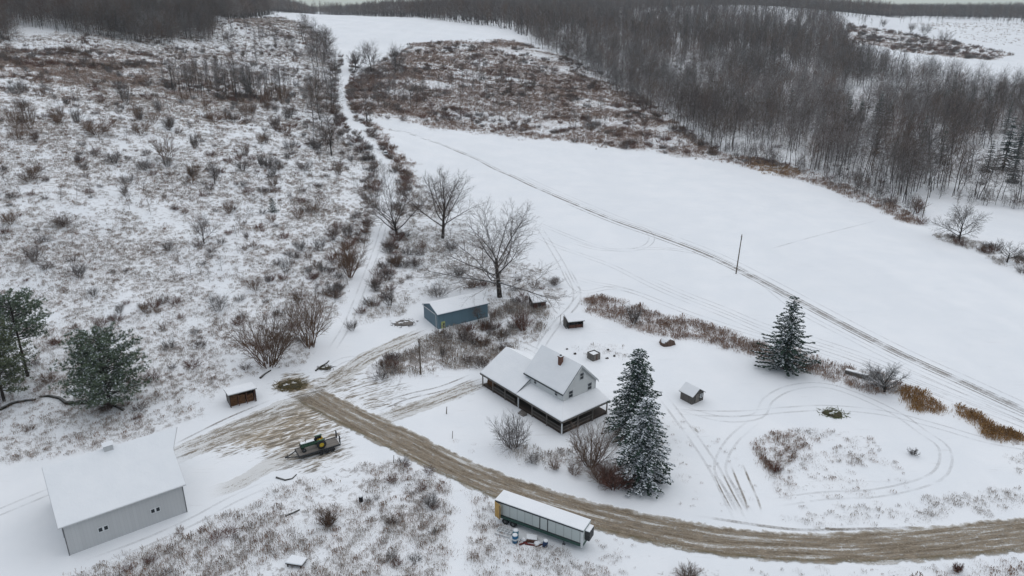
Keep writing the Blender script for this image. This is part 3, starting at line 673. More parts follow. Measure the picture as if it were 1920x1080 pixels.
MB().box(-.02, .10, -.05, -.003, 0, EV - .1).box(L - .10, L + .02, -.05, -.003, 0, EV - .1).box(.0, L, -.06, -.004, EV - .42, EV - .22).build('trim_board', M_STEEL, barn)
dr = MB().box(L + .01, L + .09, 4.6, 10.4, -.1, 4.2).build('sliding_door', M_GREY_SIDING, barn); MB().box(L + .1, L + .16, 4.5, 10.5, 4.25, 4.4).build('door_track', M_STEEL, dr)
MB().box(-.09, -.01, 4.6, 10.4, -.1, 4.2).build('sliding_door', M_GREY_SIDING, barn)

# ------------------------------------------------------------------ blue garage
gx, gy = -17.1, 155.4; GA = math.atan2(.53, .85); g0 = gz(gx, gy) - .25
gar = tag(empty('garage', (gx, gy, g0), GA), 'blue ribbed metal garage with a shallow snowy roof', 'garage')
L, D, EV, RG = 13.3, 7.6, 3.95, 5.3; M2 = D / 2
MB().prism([(0, -1), (D, -1), (D, EV), (M2, RG), (0, EV)], 'x', 0, L).build('wall', M_BLUE, gar)
s2 = (RG - EV) / M2; yz = lambda y: RG - s2 * abs(y - M2)
P1 = [(-.3, -.35, yz(-.35)), (L + .3, -.35, yz(-.35)), (L + .3, M2, RG), (-.3, M2, RG)]; P2 = [(-.3, M2, RG), (L + .3, M2, RG), (L + .3, D + .35, yz(D + .35)), (-.3, D + .35, yz(D + .35))]
gr_ = MB().slab(up(P1, .1), .12).slab(up(P2, .1), .12).build('roof', M_BLUE_DK, gar)
sh = lambda P: [(min(max(x, -.26), L + .26), min(max(y, -.3), D + .3), z) for x, y, z in P]
MB().slab(up(sh(P1), .26), .15).slab(up(sh(P2), .26), .15).build('snow_cover', M_SNOW, gr_, .05)
sd_ = MB().box(-.10, -.01, 1.2, 7.3, -.5, 3.55).build('sliding_door', M_BLUE_DK, gar)
MB().box(-.22, -.10, 1.0, 7.7, 3.58, 3.74).build('door_track', M_WHITE, sd_); MB().box(-.07, -.012, .92, 1.12, -.6, 3.5).build('trim_board', M_WHITE, gar)
dk = MB().box(.75, 1.75, -.08, -.01, -.3, 1.95).build('door', M_LIME, gar); MB().box(1.2, 1.6, -.12, -.081, .4, 1.5).build('door_panel', M_DKSTEEL, dk)
MB().box(0, L, -.05, -.003, EV - .38, EV - .2).build('trim_board', M_BLUE_DK, gar)

# ------------------------------------------------------------------ small sheds
def lean_shed(name, label, cat, p, rz, W, D, hf, hb, wallm, sidem, front=None, pitch_gable=False):
    t = tag(empty(name, (p[0], p[1], gz(p[0], p[1]) - .1), rz), label, cat)
    b = MB()
    b.box(0, W, D - .08, D, 0, hb, 0); b.build('back_wall', wallm, t)
    for x in (0, W - .08):
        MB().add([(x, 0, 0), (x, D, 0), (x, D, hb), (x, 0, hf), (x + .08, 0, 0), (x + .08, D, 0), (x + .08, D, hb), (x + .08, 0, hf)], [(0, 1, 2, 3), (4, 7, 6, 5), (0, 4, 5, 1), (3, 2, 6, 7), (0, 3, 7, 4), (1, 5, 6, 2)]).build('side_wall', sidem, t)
    s = (hb - hf) / D; z = lambda y: hf + s * y
    R_ = [(-.25, -.35, z(-.35) + .1), (W + .25, -.35, z(-.35) + .1), (W + .25, D + .2, z(D + .2) + .1), (-.25, D + .2, z(D + .2) + .1)]
    r = MB().slab(R_, .09).build('roof', M_GREYWOOD, t)
    MB().slab([(x * .985, y, zz + .2) for x, y, zz in R_], .19).build('snow_cover', M_SNOW, r, .05)
    return t
p = pg1(433, 765); ang = math.atan2(122.95 - 120.0, -49.6 + 52.9)
ws_ = lean_shed('woodshed', 'small open woodshed filled with brown split logs beside the muddy yard', 'shed', p, R(33), 4.8, 3.2, 2.75, 2.4, M_GREYWOOD, M_GREYWOOD_Y)
for x in (0, 1.5, 3.0, 4.48): MB().box(x, x + .12, 0.0, .12, 0, 2.6).build('post', M_RUSTWOOD, ws_)
rr = random.Random(5)
for k, (x0, hh) in enumerate([(.8, 2.25), (2.25, 2.05), (3.75, 1.6)]):
    o = log_pile(0, 1.1, 1.3, hh, 10 + k).build('firewood_stack', M_BROWNWOOD); c, s = math.cos(R(33)), math.sin(R(33)); o.location = (p[0] + x0 * c - 1.0 * s, p[1] + x0 * s + 1.0 * c, gz(p[0], p[1]) - .05); o.rotation_euler = (0, 0, R(33))
    tag(o, ['brown split logs in the first bay of the woodshed, nearest its grey side wall', 'brown split logs in the middle bay of the woodshed', 'lowest stack of split logs in the last bay of the woodshed'][k], 'firewood', 'firewood in the woodshed')
# grey gable shed on the lawn
p = pg1(1297, 759); a = math.atan2(.62, .78)
gs = tag(empty('garden_shed', (p[0], p[1], gz(p[0], p[1]) - .1), R(36)), 'little grey board shed with a snowy gable roof alone on the lawn', 'shed')
W, D, EV, RG = 3.2, 2.9, 1.9, 3.0
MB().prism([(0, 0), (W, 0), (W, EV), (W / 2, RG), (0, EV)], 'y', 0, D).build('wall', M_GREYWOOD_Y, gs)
zz = lambda x: RG - (RG - EV) / (W / 2) * abs(x - W / 2)
P1 = [(-.25, -.3, zz(-.25)), (W / 2, -.3, RG), (W / 2, D + .3, RG), (-.25, D + .3, zz(-.25))]; P2 = [(W / 2, -.3, RG), (W + .25, -.3, zz(W + .25)), (W + .25, D + .3, zz(W + .25)), (W / 2, D + .3, RG)]
r = MB().slab(up(P1, .08), .08).slab(up(P2, .08), .08).build('roof', M_GREYWOOD, gs)
MB().slab(up(P1, .2), .11).slab(up(P2, .2), .11).build('snow_cover', M_SNOW, r, .04)
d_ = MB().box(.9, 1.9, -.06, -.01, .1, 1.9).build('door', M_GREYWOOD, gs); MB().box(1.75, 1.82, -.11, -.061, .95, 1.1).build('handle', M_DKSTEEL, d_)
window(gs, wall_M(Vector((2.55, 0, 1.0)), (0, -1)), .5, .55)
# lean-to by the field lane
p = pg1(1066, 617); ls = lean_shed('lean_to', 'small dark open lean-to with a snowy flat roof beside the field lane', 'shelter', p, R(14), 3.6, 3.0, 1.9, 2.4, M_GREYWOOD, M_GREYWOOD_Y)
for x in (.0, 1.75, 3.5): MB().box(x, x + .1, 0, .1, 0, 1.85).build('post', M_DARKWOOD, ls)
MB().box(.1, 3.5, .25, .33, .1, .9).build('rail_board', M_RUSTWOOD, ls)
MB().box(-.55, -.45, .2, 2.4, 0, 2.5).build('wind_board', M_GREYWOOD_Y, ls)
# brown hut behind the blue garage
p = pg1(1000, 580); hu = lean_shed('hut', 'low brown hut with a snowy roof among weeds under the big bare tree', 'hut', p, R(18), 3.3, 3.2, 1.9, 2.9, M_RUSTWOOD, M_DARKWOOD)
MB().box(.08, 3.22, .02, .09, 0, 1.75).build('front_wall', M_RUSTWOOD, hu); MB().box(1.2, 2.0, -.05, .015, .1, 1.6).build('door', M_DARKWOOD, hu)
# compost bin behind the house
p = pg1(1112, 678)
cb = tag(empty('compost_bin', (p[0], p[1], gz(p[0], p[1])), R(35)), 'square weathered wooden bin topped with snow behind the farmhouse', 'bin')
for x in (0, 1.9): MB().box(x, x + .1, 0, 2.0, 0, 1.5).build('side_panel', M_GREYWOOD_Y, cb)
for y in (0, 1.9): MB().box(.1, 1.9, y, y + .1, 0, 1.5).build('side_panel', M_GREYWOOD, cb)
MB().box(.9, 1.1, -.04, -.003, 0, 1.5).build('batten', M_RUSTWOOD, cb)
MB().box(.1, 1.9, .1, 1.9, .9, 1.35).build('snow_fill', M_SNOW, cb, .15)
# snow capped mound at the lawn edge
def dome_rock(name, p, r, hgt, mat, seed, snow_from=.5):
    b = MB(); nu, nv = 22, 9; rr = random.Random(seed); ph = rr.uniform(0, 6)
    for i in range(nv + 1):
        t = i / nv * math.pi / 2
        for k in range(nu):
            a = 2 * math.pi * k / nu; q = r * (1 + .13 * math.sin(3 * a + ph) + .07 * math.sin(7 * a + 2 * ph + i))
            b.v.append((q * math.cos(a) * math.cos(t) ** .8, q * .8 * math.sin(a) * math.cos(t) ** .8, hgt * math.sin(t) * (1 + .06 * math.sin(5 * a + i))))
    for i in range(nv):
        for k in range(nu):
            b.f.append((i * nu + k, i * nu + (k + 1) % nu, (i + 1) * nu + (k + 1) % nu, (i + 1) * nu + k)); b.sm.append(True)
            zc = i / nv; b.m.append(1 if zc + .18 * math.sin(2 * math.pi * k / nu * 2 + .6) > snow_from else 0)
    o = b.build(name, [mat, M_SNOW]); o.location = (p[0], p[1], gz(p[0], p[1]) - .05); return o
o = dome_rock('mound', pg1(1250, 645), 1.75, 1.55, M_STONE, 4, .42); tag(o, 'round brown mound capped with snow at the top edge of the lawn', 'mound')
# car on the uphill lane
p = pg1(723, 290); a = math.atan2(319 - 300, -56 + 50)
car = tag(empty('parked_car', (p[0], p[1], gz(p[0], p[1]) + .02), R(106)), 'white snow covered car parked on the lane up the hill', 'car')
MB().prism([(-2.2, .35), (2.2, .35), (2.25, .75), (2.15, .95), (1.1, 1.05), (-2.0, 1.1), (-2.25, .85)], 'y', -.88, .88).build('body', M_WHITE, car, .08)
MB().add([(1.05, -.82, 1.04), (1.05, .82, 1.04), (-2.0, .82, 1.08), (-2.0, -.82, 1.08), (.3, -.68, 1.58), (.3, .68, 1.58), (-1.6, .68, 1.6), (-1.6, -.68, 1.6)], [(0, 1, 5, 4), (1, 2, 6, 5), (2, 3, 7, 6), (3, 0, 4, 7), (4, 5, 6, 7)]).build('cabin', M_GLASS, car, .04)
MB().box(-1.6, .3, -.69, .69, 1.605, 1.72).build('snow_cap', M_SNOW, car, .05)
MB().box(1.15, 2.1, -.75, .75, 1.0, 1.1).build('snow_cap', M_SNOW, car, .04)
for x in (-1.35, 1.35):
    for y in (-.82, .82): MB().tube((x, y - .1, .33), (x, y + .1, .33), .33, n=14).build('wheel', M_BLACK, car)
for y in (-.6, .6): MB().box(2.2, 2.27, y - .18, y + .18, .66, .8).build('headlight', M_GLASS, car)

# ------------------------------------------------------------------ poles
def pole(name, label, cat, u, v, hgt, r, lean=(0, 0), arm=True, group=None):
    p = pg1(u, v); t = tag(empty(name, (p[0], p[1], p[2] - .2), 0), label, cat, group); t.rotation_euler = (lean[0], lean[1], 0)
    MB().tube((0, 0, 0), (0, 0, hgt), r, r * .62, 10).build('pole', M_POLE, t)
    if arm:
        MB().box(-.25, .25, -.05, .05, hgt - .7, hgt - .58).build('bracket', M_POLE, t)
        MB().tube((0, -.22, hgt - 1.5), (0, -.22, hgt - .9), .12, n=10).build('transformer', M_STEEL, t); MB().tube((0, 0, hgt), (0, 0, hgt + .22), .04, .03, 8).build('insulator', M_STEEL, t)
    return t
pole('utility_pole', 'tall bare utility pole standing alone in the white field', 'pole', 1380, 513, 11.6, .18, (0, R(2.0)))
pole('utility_pole', 'thin wooden pole beside the lane between house and blue garage', 'pole', 789, 702, 8.2, .18, (0, R(-.3)))
pole('utility_pole', 'far wooden pole at the field corner near the wood', 'pole', 1729, 408, 9.2, .16, (0, R(3)))
for u, v, lab in ((837, 776, 'short brown gatepost on the snowy bank below the house lane'), (848, 822, 'small leaning stake in the snow above the road'), (1050, 608, 'dark broken fence post leaning by the field lane'), (738, 868, 'thin stake standing in snow beside the road bend')):
    p = pg1(u, v); o = MB().tube((0, 0, -.2), (.12, 0, 1.5 if u < 1000 else 2.4), .10 if u == 837 else .06, .07 if u == 837 else .05, 8).build('post', M_POLE); o.location = p; tag(o, lab, 'post')

# ------------------------------------------------------------------ semi trailer by the road
tx, ty = -2.45, 88.1; TA = math.atan2(-.485, .875)
tr = tag(empty('semi_trailer', (tx, ty, 0), TA), 'long white and green box trailer parked along the road with snow on its roof', 'trailer')
L, W = 13.9, 2.55
MB().box(0, L, 0, W, 1.55, 3.72).build('box_body', M_TRAILER, tr, .02)
MB().box(.0, L - .02, -.02, -.003, .98, 1.52).box(.02, L - .02, .03, W - .03, .95, 1.53).build('side_skirt', M_TRGREEN, tr)
MB().box(-.02, L + .02, -.05, -.002, 3.55, 3.74).box(-.02, L + .02, W + .002, W + .05, 3.55, 3.74).build('top_rail', M_DKSTEEL, tr)
MB().box(-.02, L + .02, -.07, -.003, 1.50, 1.60).build('bottom_rail', M_DKSTEEL, tr)
MB().slab([(-.03, -.05, 3.89), (L + .03, -.05, 3.89), (L + .03, W + .05, 3.89), (-.03, W + .05, 3.89)], .145).build('snow_cover', M_SNOW, tr, .05)
MB().box(L - .3, L + .03, -.08, -.004, .95, 3.5).build('corner_post', M_WHITE, tr)
MB().box(.02, .22, -.075, -.006, .95, 3.52).build('corner_post', M_DKSTEEL, tr)
for k in (6, 7): MB().box(k * 1.22 - .1, k * 1.22 + .02, -.035, -.003, 1.6, 3.54).build('side_batten', M_DKSTEEL, tr)
rf_ = MB().box(L + .06, L + .75, .5, W - .5, 1.9, 3.4).build('cooling_unit', M_DKSTEEL, tr, .05); MB().box(L + .06, L + .72, .52, W - .52, 3.401, 3.55).build('snow_cap', M_SNOW, rf_, .04)
Md = Matrix.Translation((.05, -.09, 0)) @ Matrix.Rotation(R(-22), 4, 'Z')
dd = MB().box(-.02, 1.24, -.06, 0, 1.1, 3.62, 0, Md).build('open_door', M_PLY, tr); MB().box(1.1, 1.16, -.12, -.061, 1.2, 3.5, 0, Md).build('lock_bar', M_STEEL, dd)
MB().box(-.06, -.005, W / 2 + .02, W, 1.1, 3.62).build('rear_door', M_PLY, tr)
for x in (1.6, 2.9):
    for y in (.25, W - .25):
        wv = MB().tube((x, y - .18, .5), (x, y + .18, .5), .5, n=18).build('wheel', M_BLACK, tr); MB().tube((x, y - .2, .5), (x, y - .185, .5), .22, n=12).build('rim', M_STEEL, wv)
for y in (.4, W - .4): MB().box(L - 3.1, L - 2.95, y - .06, y + .06, 0, .95).box(L - 3.25, L - 2.8, y - .15, y + .15, -.03, .05).build('landing_leg', M_STEEL, tr)
MB().box(1.2, L - 1, W / 2 - .4, W / 2 + .4, .7, .949).build('chassis', M_DKSTEEL, tr)
def tloc(x, y):
    c, s = math.cos(TA), math.sin(TA); X = tx + x * c - y * s; Y = ty + x * s + y * c; return (X, Y, gz(X, Y))
# clutter in front of the trailer
rk = tag(empty('pallet_rack', tloc(1.3, -1.9), TA + R(4)), 'white barred crate frame lying in the weeds below the trailer', 'rack')
b = MB()
for y in (0, .45, .9): b.box(0, 2.3, y, y + .09, .25, .38)
b.build('rail', M_WHITE, rk)
for k in range(5): MB().box(k * .55, k * .55 + .1, .092, .898, .0, .36).build('bar', M_WHITE, rk)
MB().box(0, 2.3, -.62, -.5, .0, .3).build('front_bar', M_WHITE, rk)
def barrel(loc, mat, label, cat='barrel', tilt=0.0, hgt=.95, r=.31, rz=0.0, band=False):
    t = tag(empty('barrel', loc, rz), label, cat); t.rotation_euler = (0, R(tilt), rz)
    b = MB().lathe([(0, 0), (r * .94, 0), (r, .05), (r, hgt * .32), (r * 1.04, hgt * .35), (r, hgt * .38), (r, hgt * .64), (r * 1.04, hgt * .67), (r, hgt * .70), (r, hgt - .05), (r * .92, hgt), (0, hgt)], 18); b.build('drum', mat, t)
    MB().lathe([(0, hgt + .015), (r * .95, hgt + .015), (r * .9, hgt + .13), (r * .55, hgt + .2), (0, hgt + .22)], 16).build('snow_cap', M_SNOW, t)
    if band: MB().lathe([(r * 1.01, hgt * .40), (r * 1.045, hgt * .41), (r * 1.045, hgt * .62), (r * 1.01, hgt * .63)], 18).build('label_band', M_WHITE, t)
    return t
barrel(tloc(4.35, -1.7), M_TEAL, 'teal plastic barrel with a snow cap standing behind the bright blue one', hgt=1.25, r=.4)
barrel(tloc(4.7, -2.55), M_BARREL, 'bright blue plastic barrel with a white band, in front of the teal one', hgt=1.2, r=.4, band=True)
barrel(tloc(8.75, -1.3), m_plain('navy_plastic', (.02, .045, .11), .4, .15, 3), 'dark navy barrel with a snow cap at the end of the junk heap', hgt=.95, r=.36, tilt=8)
p = tloc(6.6, -1.15); o = MB().box(-.75, .75, -.5, .5, 0, .55).build('appliance', M_RUSTWOOD, None, .05); o.location = p; o.rotation_euler = (0, R(6), TA + R(25)); tag(o, 'dark brown discarded cabinet lying snow topped below the trailer', 'cabinet')
MB().box(-.78, .72, -.5, .52, .555, .74).build('snow_cap', M_SNOW, o, .07)
for q, (x, y, lab) in enumerate([(5.7, -1.55, 'snow covered bundle between the blue barrel and the brown cabinet'), (7.7, -1.35, 'snow covered bundle between the brown cabinet and the navy barrel')]):
    o = dome_rock('bundle', tloc(x, y), .55 + .1 * q, .5, M_RUSTWOOD, 20 + q, .22); tag(o, lab, 'bundle')
for q, (x, y, lab) in enumerate([(7.0, -2.0, 'dark red plank lying in front of the brown cabinet'), (6.0, -2.1, 'dark red plank lying near the blue barrel')]):
    o = MB().box(-.9, .9, -.12, .12, .02, .16).build('plank', M_REDPAINT, None, .01); P = tloc(x, y); o.location = P; o.rotation_euler = (0, R(5), TA + R(20 + 40 * q)); tag(o, lab, 'plank')
# lone black barrel and buried table on the lower slope
barrel(pg1(677, 940), M_BLACK, 'black barrel with a snow cap standing alone in the lower weeds', hgt=.9, r=.32)
p = pg1(556, 1058); t = tag(empty('picnic_table', p, R(-12)), 'low table buried under a thick slab of snow in the lower weeds', 'table')
MB().slab([(-1.2, -.8, .55), (1.2, -.75, .55), (1.3, .7, .55), (-1.1, .8, .55)], .08).build('table_top', M_DARKWOOD, t)
MB().slab([(-1.22, -.78, .80), (1.2, -.73, .76), (1.3, .7, .78), (-1.1, .8, .82)], .24).build('snow_cover', M_SNOW, t, .11)
for x, y in ((-.95, -.6), (.95, -.55), (1.0, .5), (-.9, .55)): MB().box(x - .07, x + .07, y - .07, y + .07, -.1, .47).build('leg', M_DARKWOOD, t)

# ------------------------------------------------------------------ flatbed trailer with an old tractor on it
A = pix_z(562, 856, .8); B = pix_z(638, 833, .8); FA = math.atan2(B[1] - A[1], B[0] - A[0]); FL = math.hypot(B[0] - A[0], B[1] - A[1])
fb = tag(empty('flatbed_trailer', (A[0], A[1], 0), FA), 'low plank flatbed trailer carrying an old tractor in the muddy yard', 'trailer')
FW = 2.5
MB().box(0, FL, 0, FW, .72, .82).build('deck', M_DECK, fb)
MB().box(-.05, FL + .05, -.08, -.003, .6, .9).box(-.05, FL + .05, FW + .003, FW + .08, .6, .9).box(-.13, -.055, -.05, FW + .05, .6, .9).build('side_rail', M_DKSTEEL, fb)
MB().slab([(-1.9, FW / 2 - .08, .62), (0, .15, .70), (0, .35, .70), (-1.9, FW / 2 + .08, .62)], .12).slab([(-1.9, FW / 2 - .08, .63), (-1.9, FW / 2 + .08, .63), (0, FW - .15, .70), (0, FW - .35, .70)][::-1], .12).box(-2.1, -1.75, FW / 2 - .12, FW / 2 + .12, .5, .75).build('drawbar', M_DKSTEEL, fb)
MB().tube((-1.6, FW / 2 + .3, .02), (-1.6, FW / 2 + .3, .95), .05, n=8).build('jack', M_DKSTEEL, fb)
for x in (FL * .52, FL * .52 + .95, FL * .52 + 1.9):
    for y in (-.3, FW + .08): MB().tube((x, y, .4), (x, y + .22, .4), .4, n=18).build('wheel', M_BLACK, fb)
for y in (.1, FW - .65):
    rp = MB()
    for dy in (0, .5): rp.box(FL + .02, FL + .12, y + dy - .04, y + dy + .04, .82, 2.35)
    for k in range(6): rp.box(FL + .03, FL + .11, y + .04, y + .46, .95 + k * .25, 1.02 + k * .25)
    rp.build('ramp', M_DKSTEEL, fb)
def floc(x, y, z=.82):
    c, s = math.cos(FA), math.sin(FA); return (A[0] + x * c - y * s, A[1] + x * s + y * c, z)
tc = tag(empty('tractor', floc(FL * .40, FW / 2, .822), FA + R(180)), 'old green tractor with yellow wheels, snow dusted, on the flatbed', 'tractor')
# tractor local: +x forward (towards the drawbar)
MB().box(-.2, 2.2, -.32, .32, .75, 1.5).build('hood', M_GREEN, tc, .06)
MB().box(-.15, 2.15, -.31, .31, 1.505, 1.6).build('snow_cap', M_SNOW, tc, .04)
MB().box(2.2, 2.28, -.3, .3, .8, 1.45).build('grille', M_DKSTEEL, tc)
MB().box(-1.4, -.2, -.25, .25, .65, 1.05).build('gearbox', M_GREEN, tc, .05)
MB().box(-1.55, -1.0, -.3, .3, 1.15, 1.25).box(-1.62, -1.5, -.3, .3, 1.25, 1.6).build('seat', M_YELLOW, tc, .03)
MB().tube((-.25, 0, 1.45), (-.6, 0, 1.85), .03, n=8).tube((-.62, 0, 1.84), (-.66, 0, 1.88), .22, n=16).build('steering_wheel', M_BLACK, tc)
MB().tube((1.3, .1, 1.5), (1.3, .1, 2.2), .05, n=8).build('exhaust', M_DKSTEEL, tc)
for y in (-.95, .72):
    wv = MB().lathe([(.42, 0), (.72, .0), (.8, .05), (.8, .33), (.72, .38), (.42, .38)], 24, 0, Matrix.Translation((-1.1, y, .8)) @ Matrix.Rotation(R(-90), 4, 'X')).build('wheel', M_BLACK, tc)
    MB().lathe([(0, .12), (.2, .10), (.44, .03), (.46, .35), (.2, .28), (0, .26)], 20, 0, Matrix.Translation((-1.1, y, .8)) @ Matrix.Rotation(R(-90), 4, 'X')).build('rim', M_YELLOW, wv)
    MB().box(-1.75, -.5, y - .02, y + .40, 1.63, 1.69).build('fender', M_GREEN, tc, .02)
for y in (-.6, .42):
    wv = MB().lathe([(.2, 0), (.34, 0), (.36, .03), (.36, .15), (.34, .18), (.2, .18)], 18, 0, Matrix.Translation((1.75, y, .36)) @ Matrix.Rotation(R(-90), 4, 'X')).build('wheel', M_BLACK, tc)
    MB().lathe([(0, .05), (.21, .02), (.21, .16), (0, .13)], 14, 0, Matrix.Translation((1.75, y, .36)) @ Matrix.Rotation(R(-90), 4, 'X')).build('rim', M_STEEL, wv)
MB().box(1.68, 1.82, -.45, .45, .33, .45).box(1.65, 1.85, -.1, .1, .45, .75).build('front_axle', M_GREEN, tc)
# the mossy fallen logs by the pines, brush and debris piles
M_MOSS = m_plain('mossy_bark', (.05, .042, .022), .95, .5, 3, bump=.6)
def log(pix, r, label):
    P = pg([q[0] for q in pix], [q[1] for q in pix]); b = MB()
    for k in range(len(P) - 1):
        r0 = r * (1 - .6 * k / len(P)); r1 = r * (1 - .6 * (k + 1) / len(P)); b.tube(Vector(P[k]) + Vector((0, 0, r0 * .8)), Vector(P[k + 1]) + Vector((0, 0, r1 * .8)), r0, r1, 9)
    return tag(b.build('fallen_log', m_bark('log_bark', (.028, .024, .014), .35)), label, 'log')
log([(178, 755), (150, 757), (125, 758), (112, 748), (92, 744), (75, 745)], .42, 'mossy fallen trunk with a bent end lying below the round pine')
log([(232, 770), (215, 762), (200, 758), (184, 757)], .26, 'thinner fallen limb at the foot of the round pine')
log([(0, 770), (25, 757), (50, 752), (68, 750)], .3, 'dark fallen limb below the pine group at the photo edge')
log([(488, 710), (498, 701), (508, 695)], .2, 'short dark log lying beside the woodshed lane')
log([(592, 696), (600, 689), (612, 682), (617, 677)], .18, 'thin dark log lying above the muddy junction')
log([(535, 968), (550, 962), (562, 956)], .14, 'thin pole lying in the lower weeds left of the round bush')
log([(518, 896), (535, 901), (548, 898), (556, 890)], .14, 'crooked branch lying on the snow below the flatbed trailer')
# ------------------------------------------------------------------ plant meshes
def _unit(v): return v / (np.linalg.norm(v) + 1e-9)
class Grow:
    def __init__(s, seed): s.r = random.Random(seed); s.lines = []
    def branch(s, p, d, L, r0, lvl, spec):
        q = spec[lvl]; n = q['seg']; r = s.r; G = r.gauss; up = q['up']; wob = q['wob']; h = L / n
        p = tuple(p); d = tuple(d); pts = [p]; dirs = [d]
        rend = r0 * q.get('taper', .3); rad = [r0 + (rend - r0) * i / n for i in range(n + 1)]
        for i in range(n):
            dx = d[0] + G(0, wob); dy = d[1] + G(0, wob); dz = d[2] + G(0, wob) + up
            k = 1 / math.sqrt(dx * dx + dy * dy + dz * dz); d = (dx * k, dy * k, dz * k)
            p = (p[0] + d[0] * h, p[1] + d[1] * h, p[2] + d[2] * h); pts.append(p); dirs.append(d)
        s.lines.append((pts, rad, lvl))
        if lvl + 1 < len(spec):
            c = spec[lvl + 1]; k = c['n'] if lvl == 0 else max(1, int(round(c['n'] * r.uniform(.75, 1.25)))); az = r.uniform(0, 6.28)
            t0, t1 = c['t0'], c['t1']; a0 = c['ang'] if not isinstance(c['ang'], tuple) else None
            base = c['len'] if c.get('abs') else L * c['len']; prof = c.get('prof'); rmin = c.get('rmin', .008); rr = c.get('rr', .55)
            for j in range(k):
                t = min(t0 + (t1 - t0) * (j + r.uniform(0, .9)) / k, .995); u = (t - t0) / max(1e-3, t1 - t0)
                f = t * n; i = min(int(f), n - 1); w = f - i
                P0, P1 = pts[i], pts[i + 1]; bp = (P0[0] + (P1[0] - P0[0]) * w, P0[1] + (P1[1] - P0[1]) * w, P0[2] + (P1[2] - P0[2]) * w)
                bd = dirs[min(i + 1, n)]; br = rad[i] * (1 - w) + rad[i + 1] * w
                az += 2.4 + G(0, .35)
                if abs(bd[2]) > .9: ref = (.31, .95, .05)
                else: ref = (0, 0, 1)
                ax = bd[1] * ref[2] - bd[2] * ref[1]; ay = bd[2] * ref[0] - bd[0] * ref[2]; aw = bd[0] * ref[1] - bd[1] * ref[0]
                kk = 1 / math.sqrt(ax * ax + ay * ay + aw * aw); ax *= kk; ay *= kk; aw *= kk
                bx = bd[1] * aw - bd[2] * ay; by = bd[2] * ax - bd[0] * aw; bw = bd[0] * ay - bd[1] * ax
                ang = (a0 * (1.15 - .4 * u) if a0 is not None else c['ang'][0] + (c['ang'][1] - c['ang'][0]) * u) * r.uniform(.8, 1.2)
                ca, sa = math.cos(ang), math.sin(ang); cz, sz = math.cos(az), math.sin(az)
                cd = (bd[0] * ca + (ax * cz + bx * sz) * sa, bd[1] * ca + (ay * cz + by * sz) * sa, bd[2] * ca + (aw * cz + bw * sz) * sa)
                cl = base * (prof(u) if prof else 1 - .45 * u) * r.uniform(.8, 1.2)
                s.branch(bp, cd, cl, min(br * .85, max(rmin, br * rr)), lvl + 1, spec)
def tubes(lines, sides):
    groups = {}
    for P, rad, lvl in lines: groups.setdefault((len(P), sides[min(lvl, len(sides) - 1)]), []).append((P, rad, lvl))
    V = []; F = []; b = 0
    for (n, k), L in groups.items():
        P = np.array([l[0] for l in L]); rad = np.array([l[1] for l in L]); lv = np.array([l[2] for l in L], float)
        d = np.gradient(P, axis=1); d /= np.linalg.norm(d, axis=2)[..., None] + 1e-9
        ref = np.where((np.abs(d[:, 0, 2]) < .8)[:, None], np.array([0, 0, 1.]), np.array([1., 0, 0]))[:, None, :]
        a = np.cross(d, np.broadcast_to(ref, d.shape)); a /= np.linalg.norm(a, axis=2)[..., None] + 1e-9; c = np.cross(d, a)
        t = 2 * math.pi * np.arange(k)[None, :] / k + lv[:, None]
        v = P[:, :, None] + rad[:, :, None, None] * (a[:, :, None] * np.cos(t)[:, None, :, None] + c[:, :, None] * np.sin(t)[:, None, :, None])
        m = len(L); i = np.arange(m * n * k).reshape(m, n, k) + b; j = np.roll(i, -1, 2)
        F.append(np.stack([i[:, :-1], j[:, :-1], j[:, 1:], i[:, 1:]], -1).reshape(-1, 4)); V.append(v.reshape(-1, 3)); b += m * n * k
    return np.vstack(V), np.vstack(F)
def tree_meshes(name, seed, H, r0, spec, bark, twig, trunk_lvl=1, sides=(8, 6, 4, 3, 3), one=False):
    g = Grow(seed); g.branch((0, 0, -.3), (0, 0, 1.), H * spec[0].get('frac', 1), r0, 0, spec)
    A = [l for l in g.lines if l[2] <= trunk_lvl]; B = [l for l in g.lines if l[2] > trunk_lvl]
    if one:
        V1, F1 = tubes(A, sides); V2, F2 = tubes(B, sides)
        return np_mesh(name, np.vstack([V1, V2]), np.vstack([F1, F2 + len(V1)]), [bark, twig], np.r_[np.zeros(len(F1)), np.ones(len(F2))])
    return np_mesh('trunk', *tubes(A, sides), bark, smooth=True), np_mesh('crown', *tubes(B, sides), twig)
B_BIG = m_bark('grey_bark', (.048, .040, .035), .45); T_BIG = m_bark('grey_twigs', (.105, .088, .076), .35)
B_WOOD = m_bark('wood_bark', (.062, .050, .044), .6); T_WOOD = m_bark('wood_twigs', (.092, .061, .047), .36, .5)
T_BROWN = m_bark('brown_twigs', (.145, .088, .055), .2, .3); T_FROST = m_bark('snowy_twigs', (.115, .10, .092), .8, .3, .0, .5)
T_WHITE = m_bark('frosted_twigs', (.10, .088, .08), .75, .3, .05, .55); T_APPLE = m_bark('snow_laden_twigs', (.13, .118, .11), 1.0, .2, -.35, .35); T_RED = m_bark('red_twigs', (.13, .06, .042), .12, .3); T_SHRUB = m_bark('shrub_twigs', (.105, .088, .080), .45, .35)

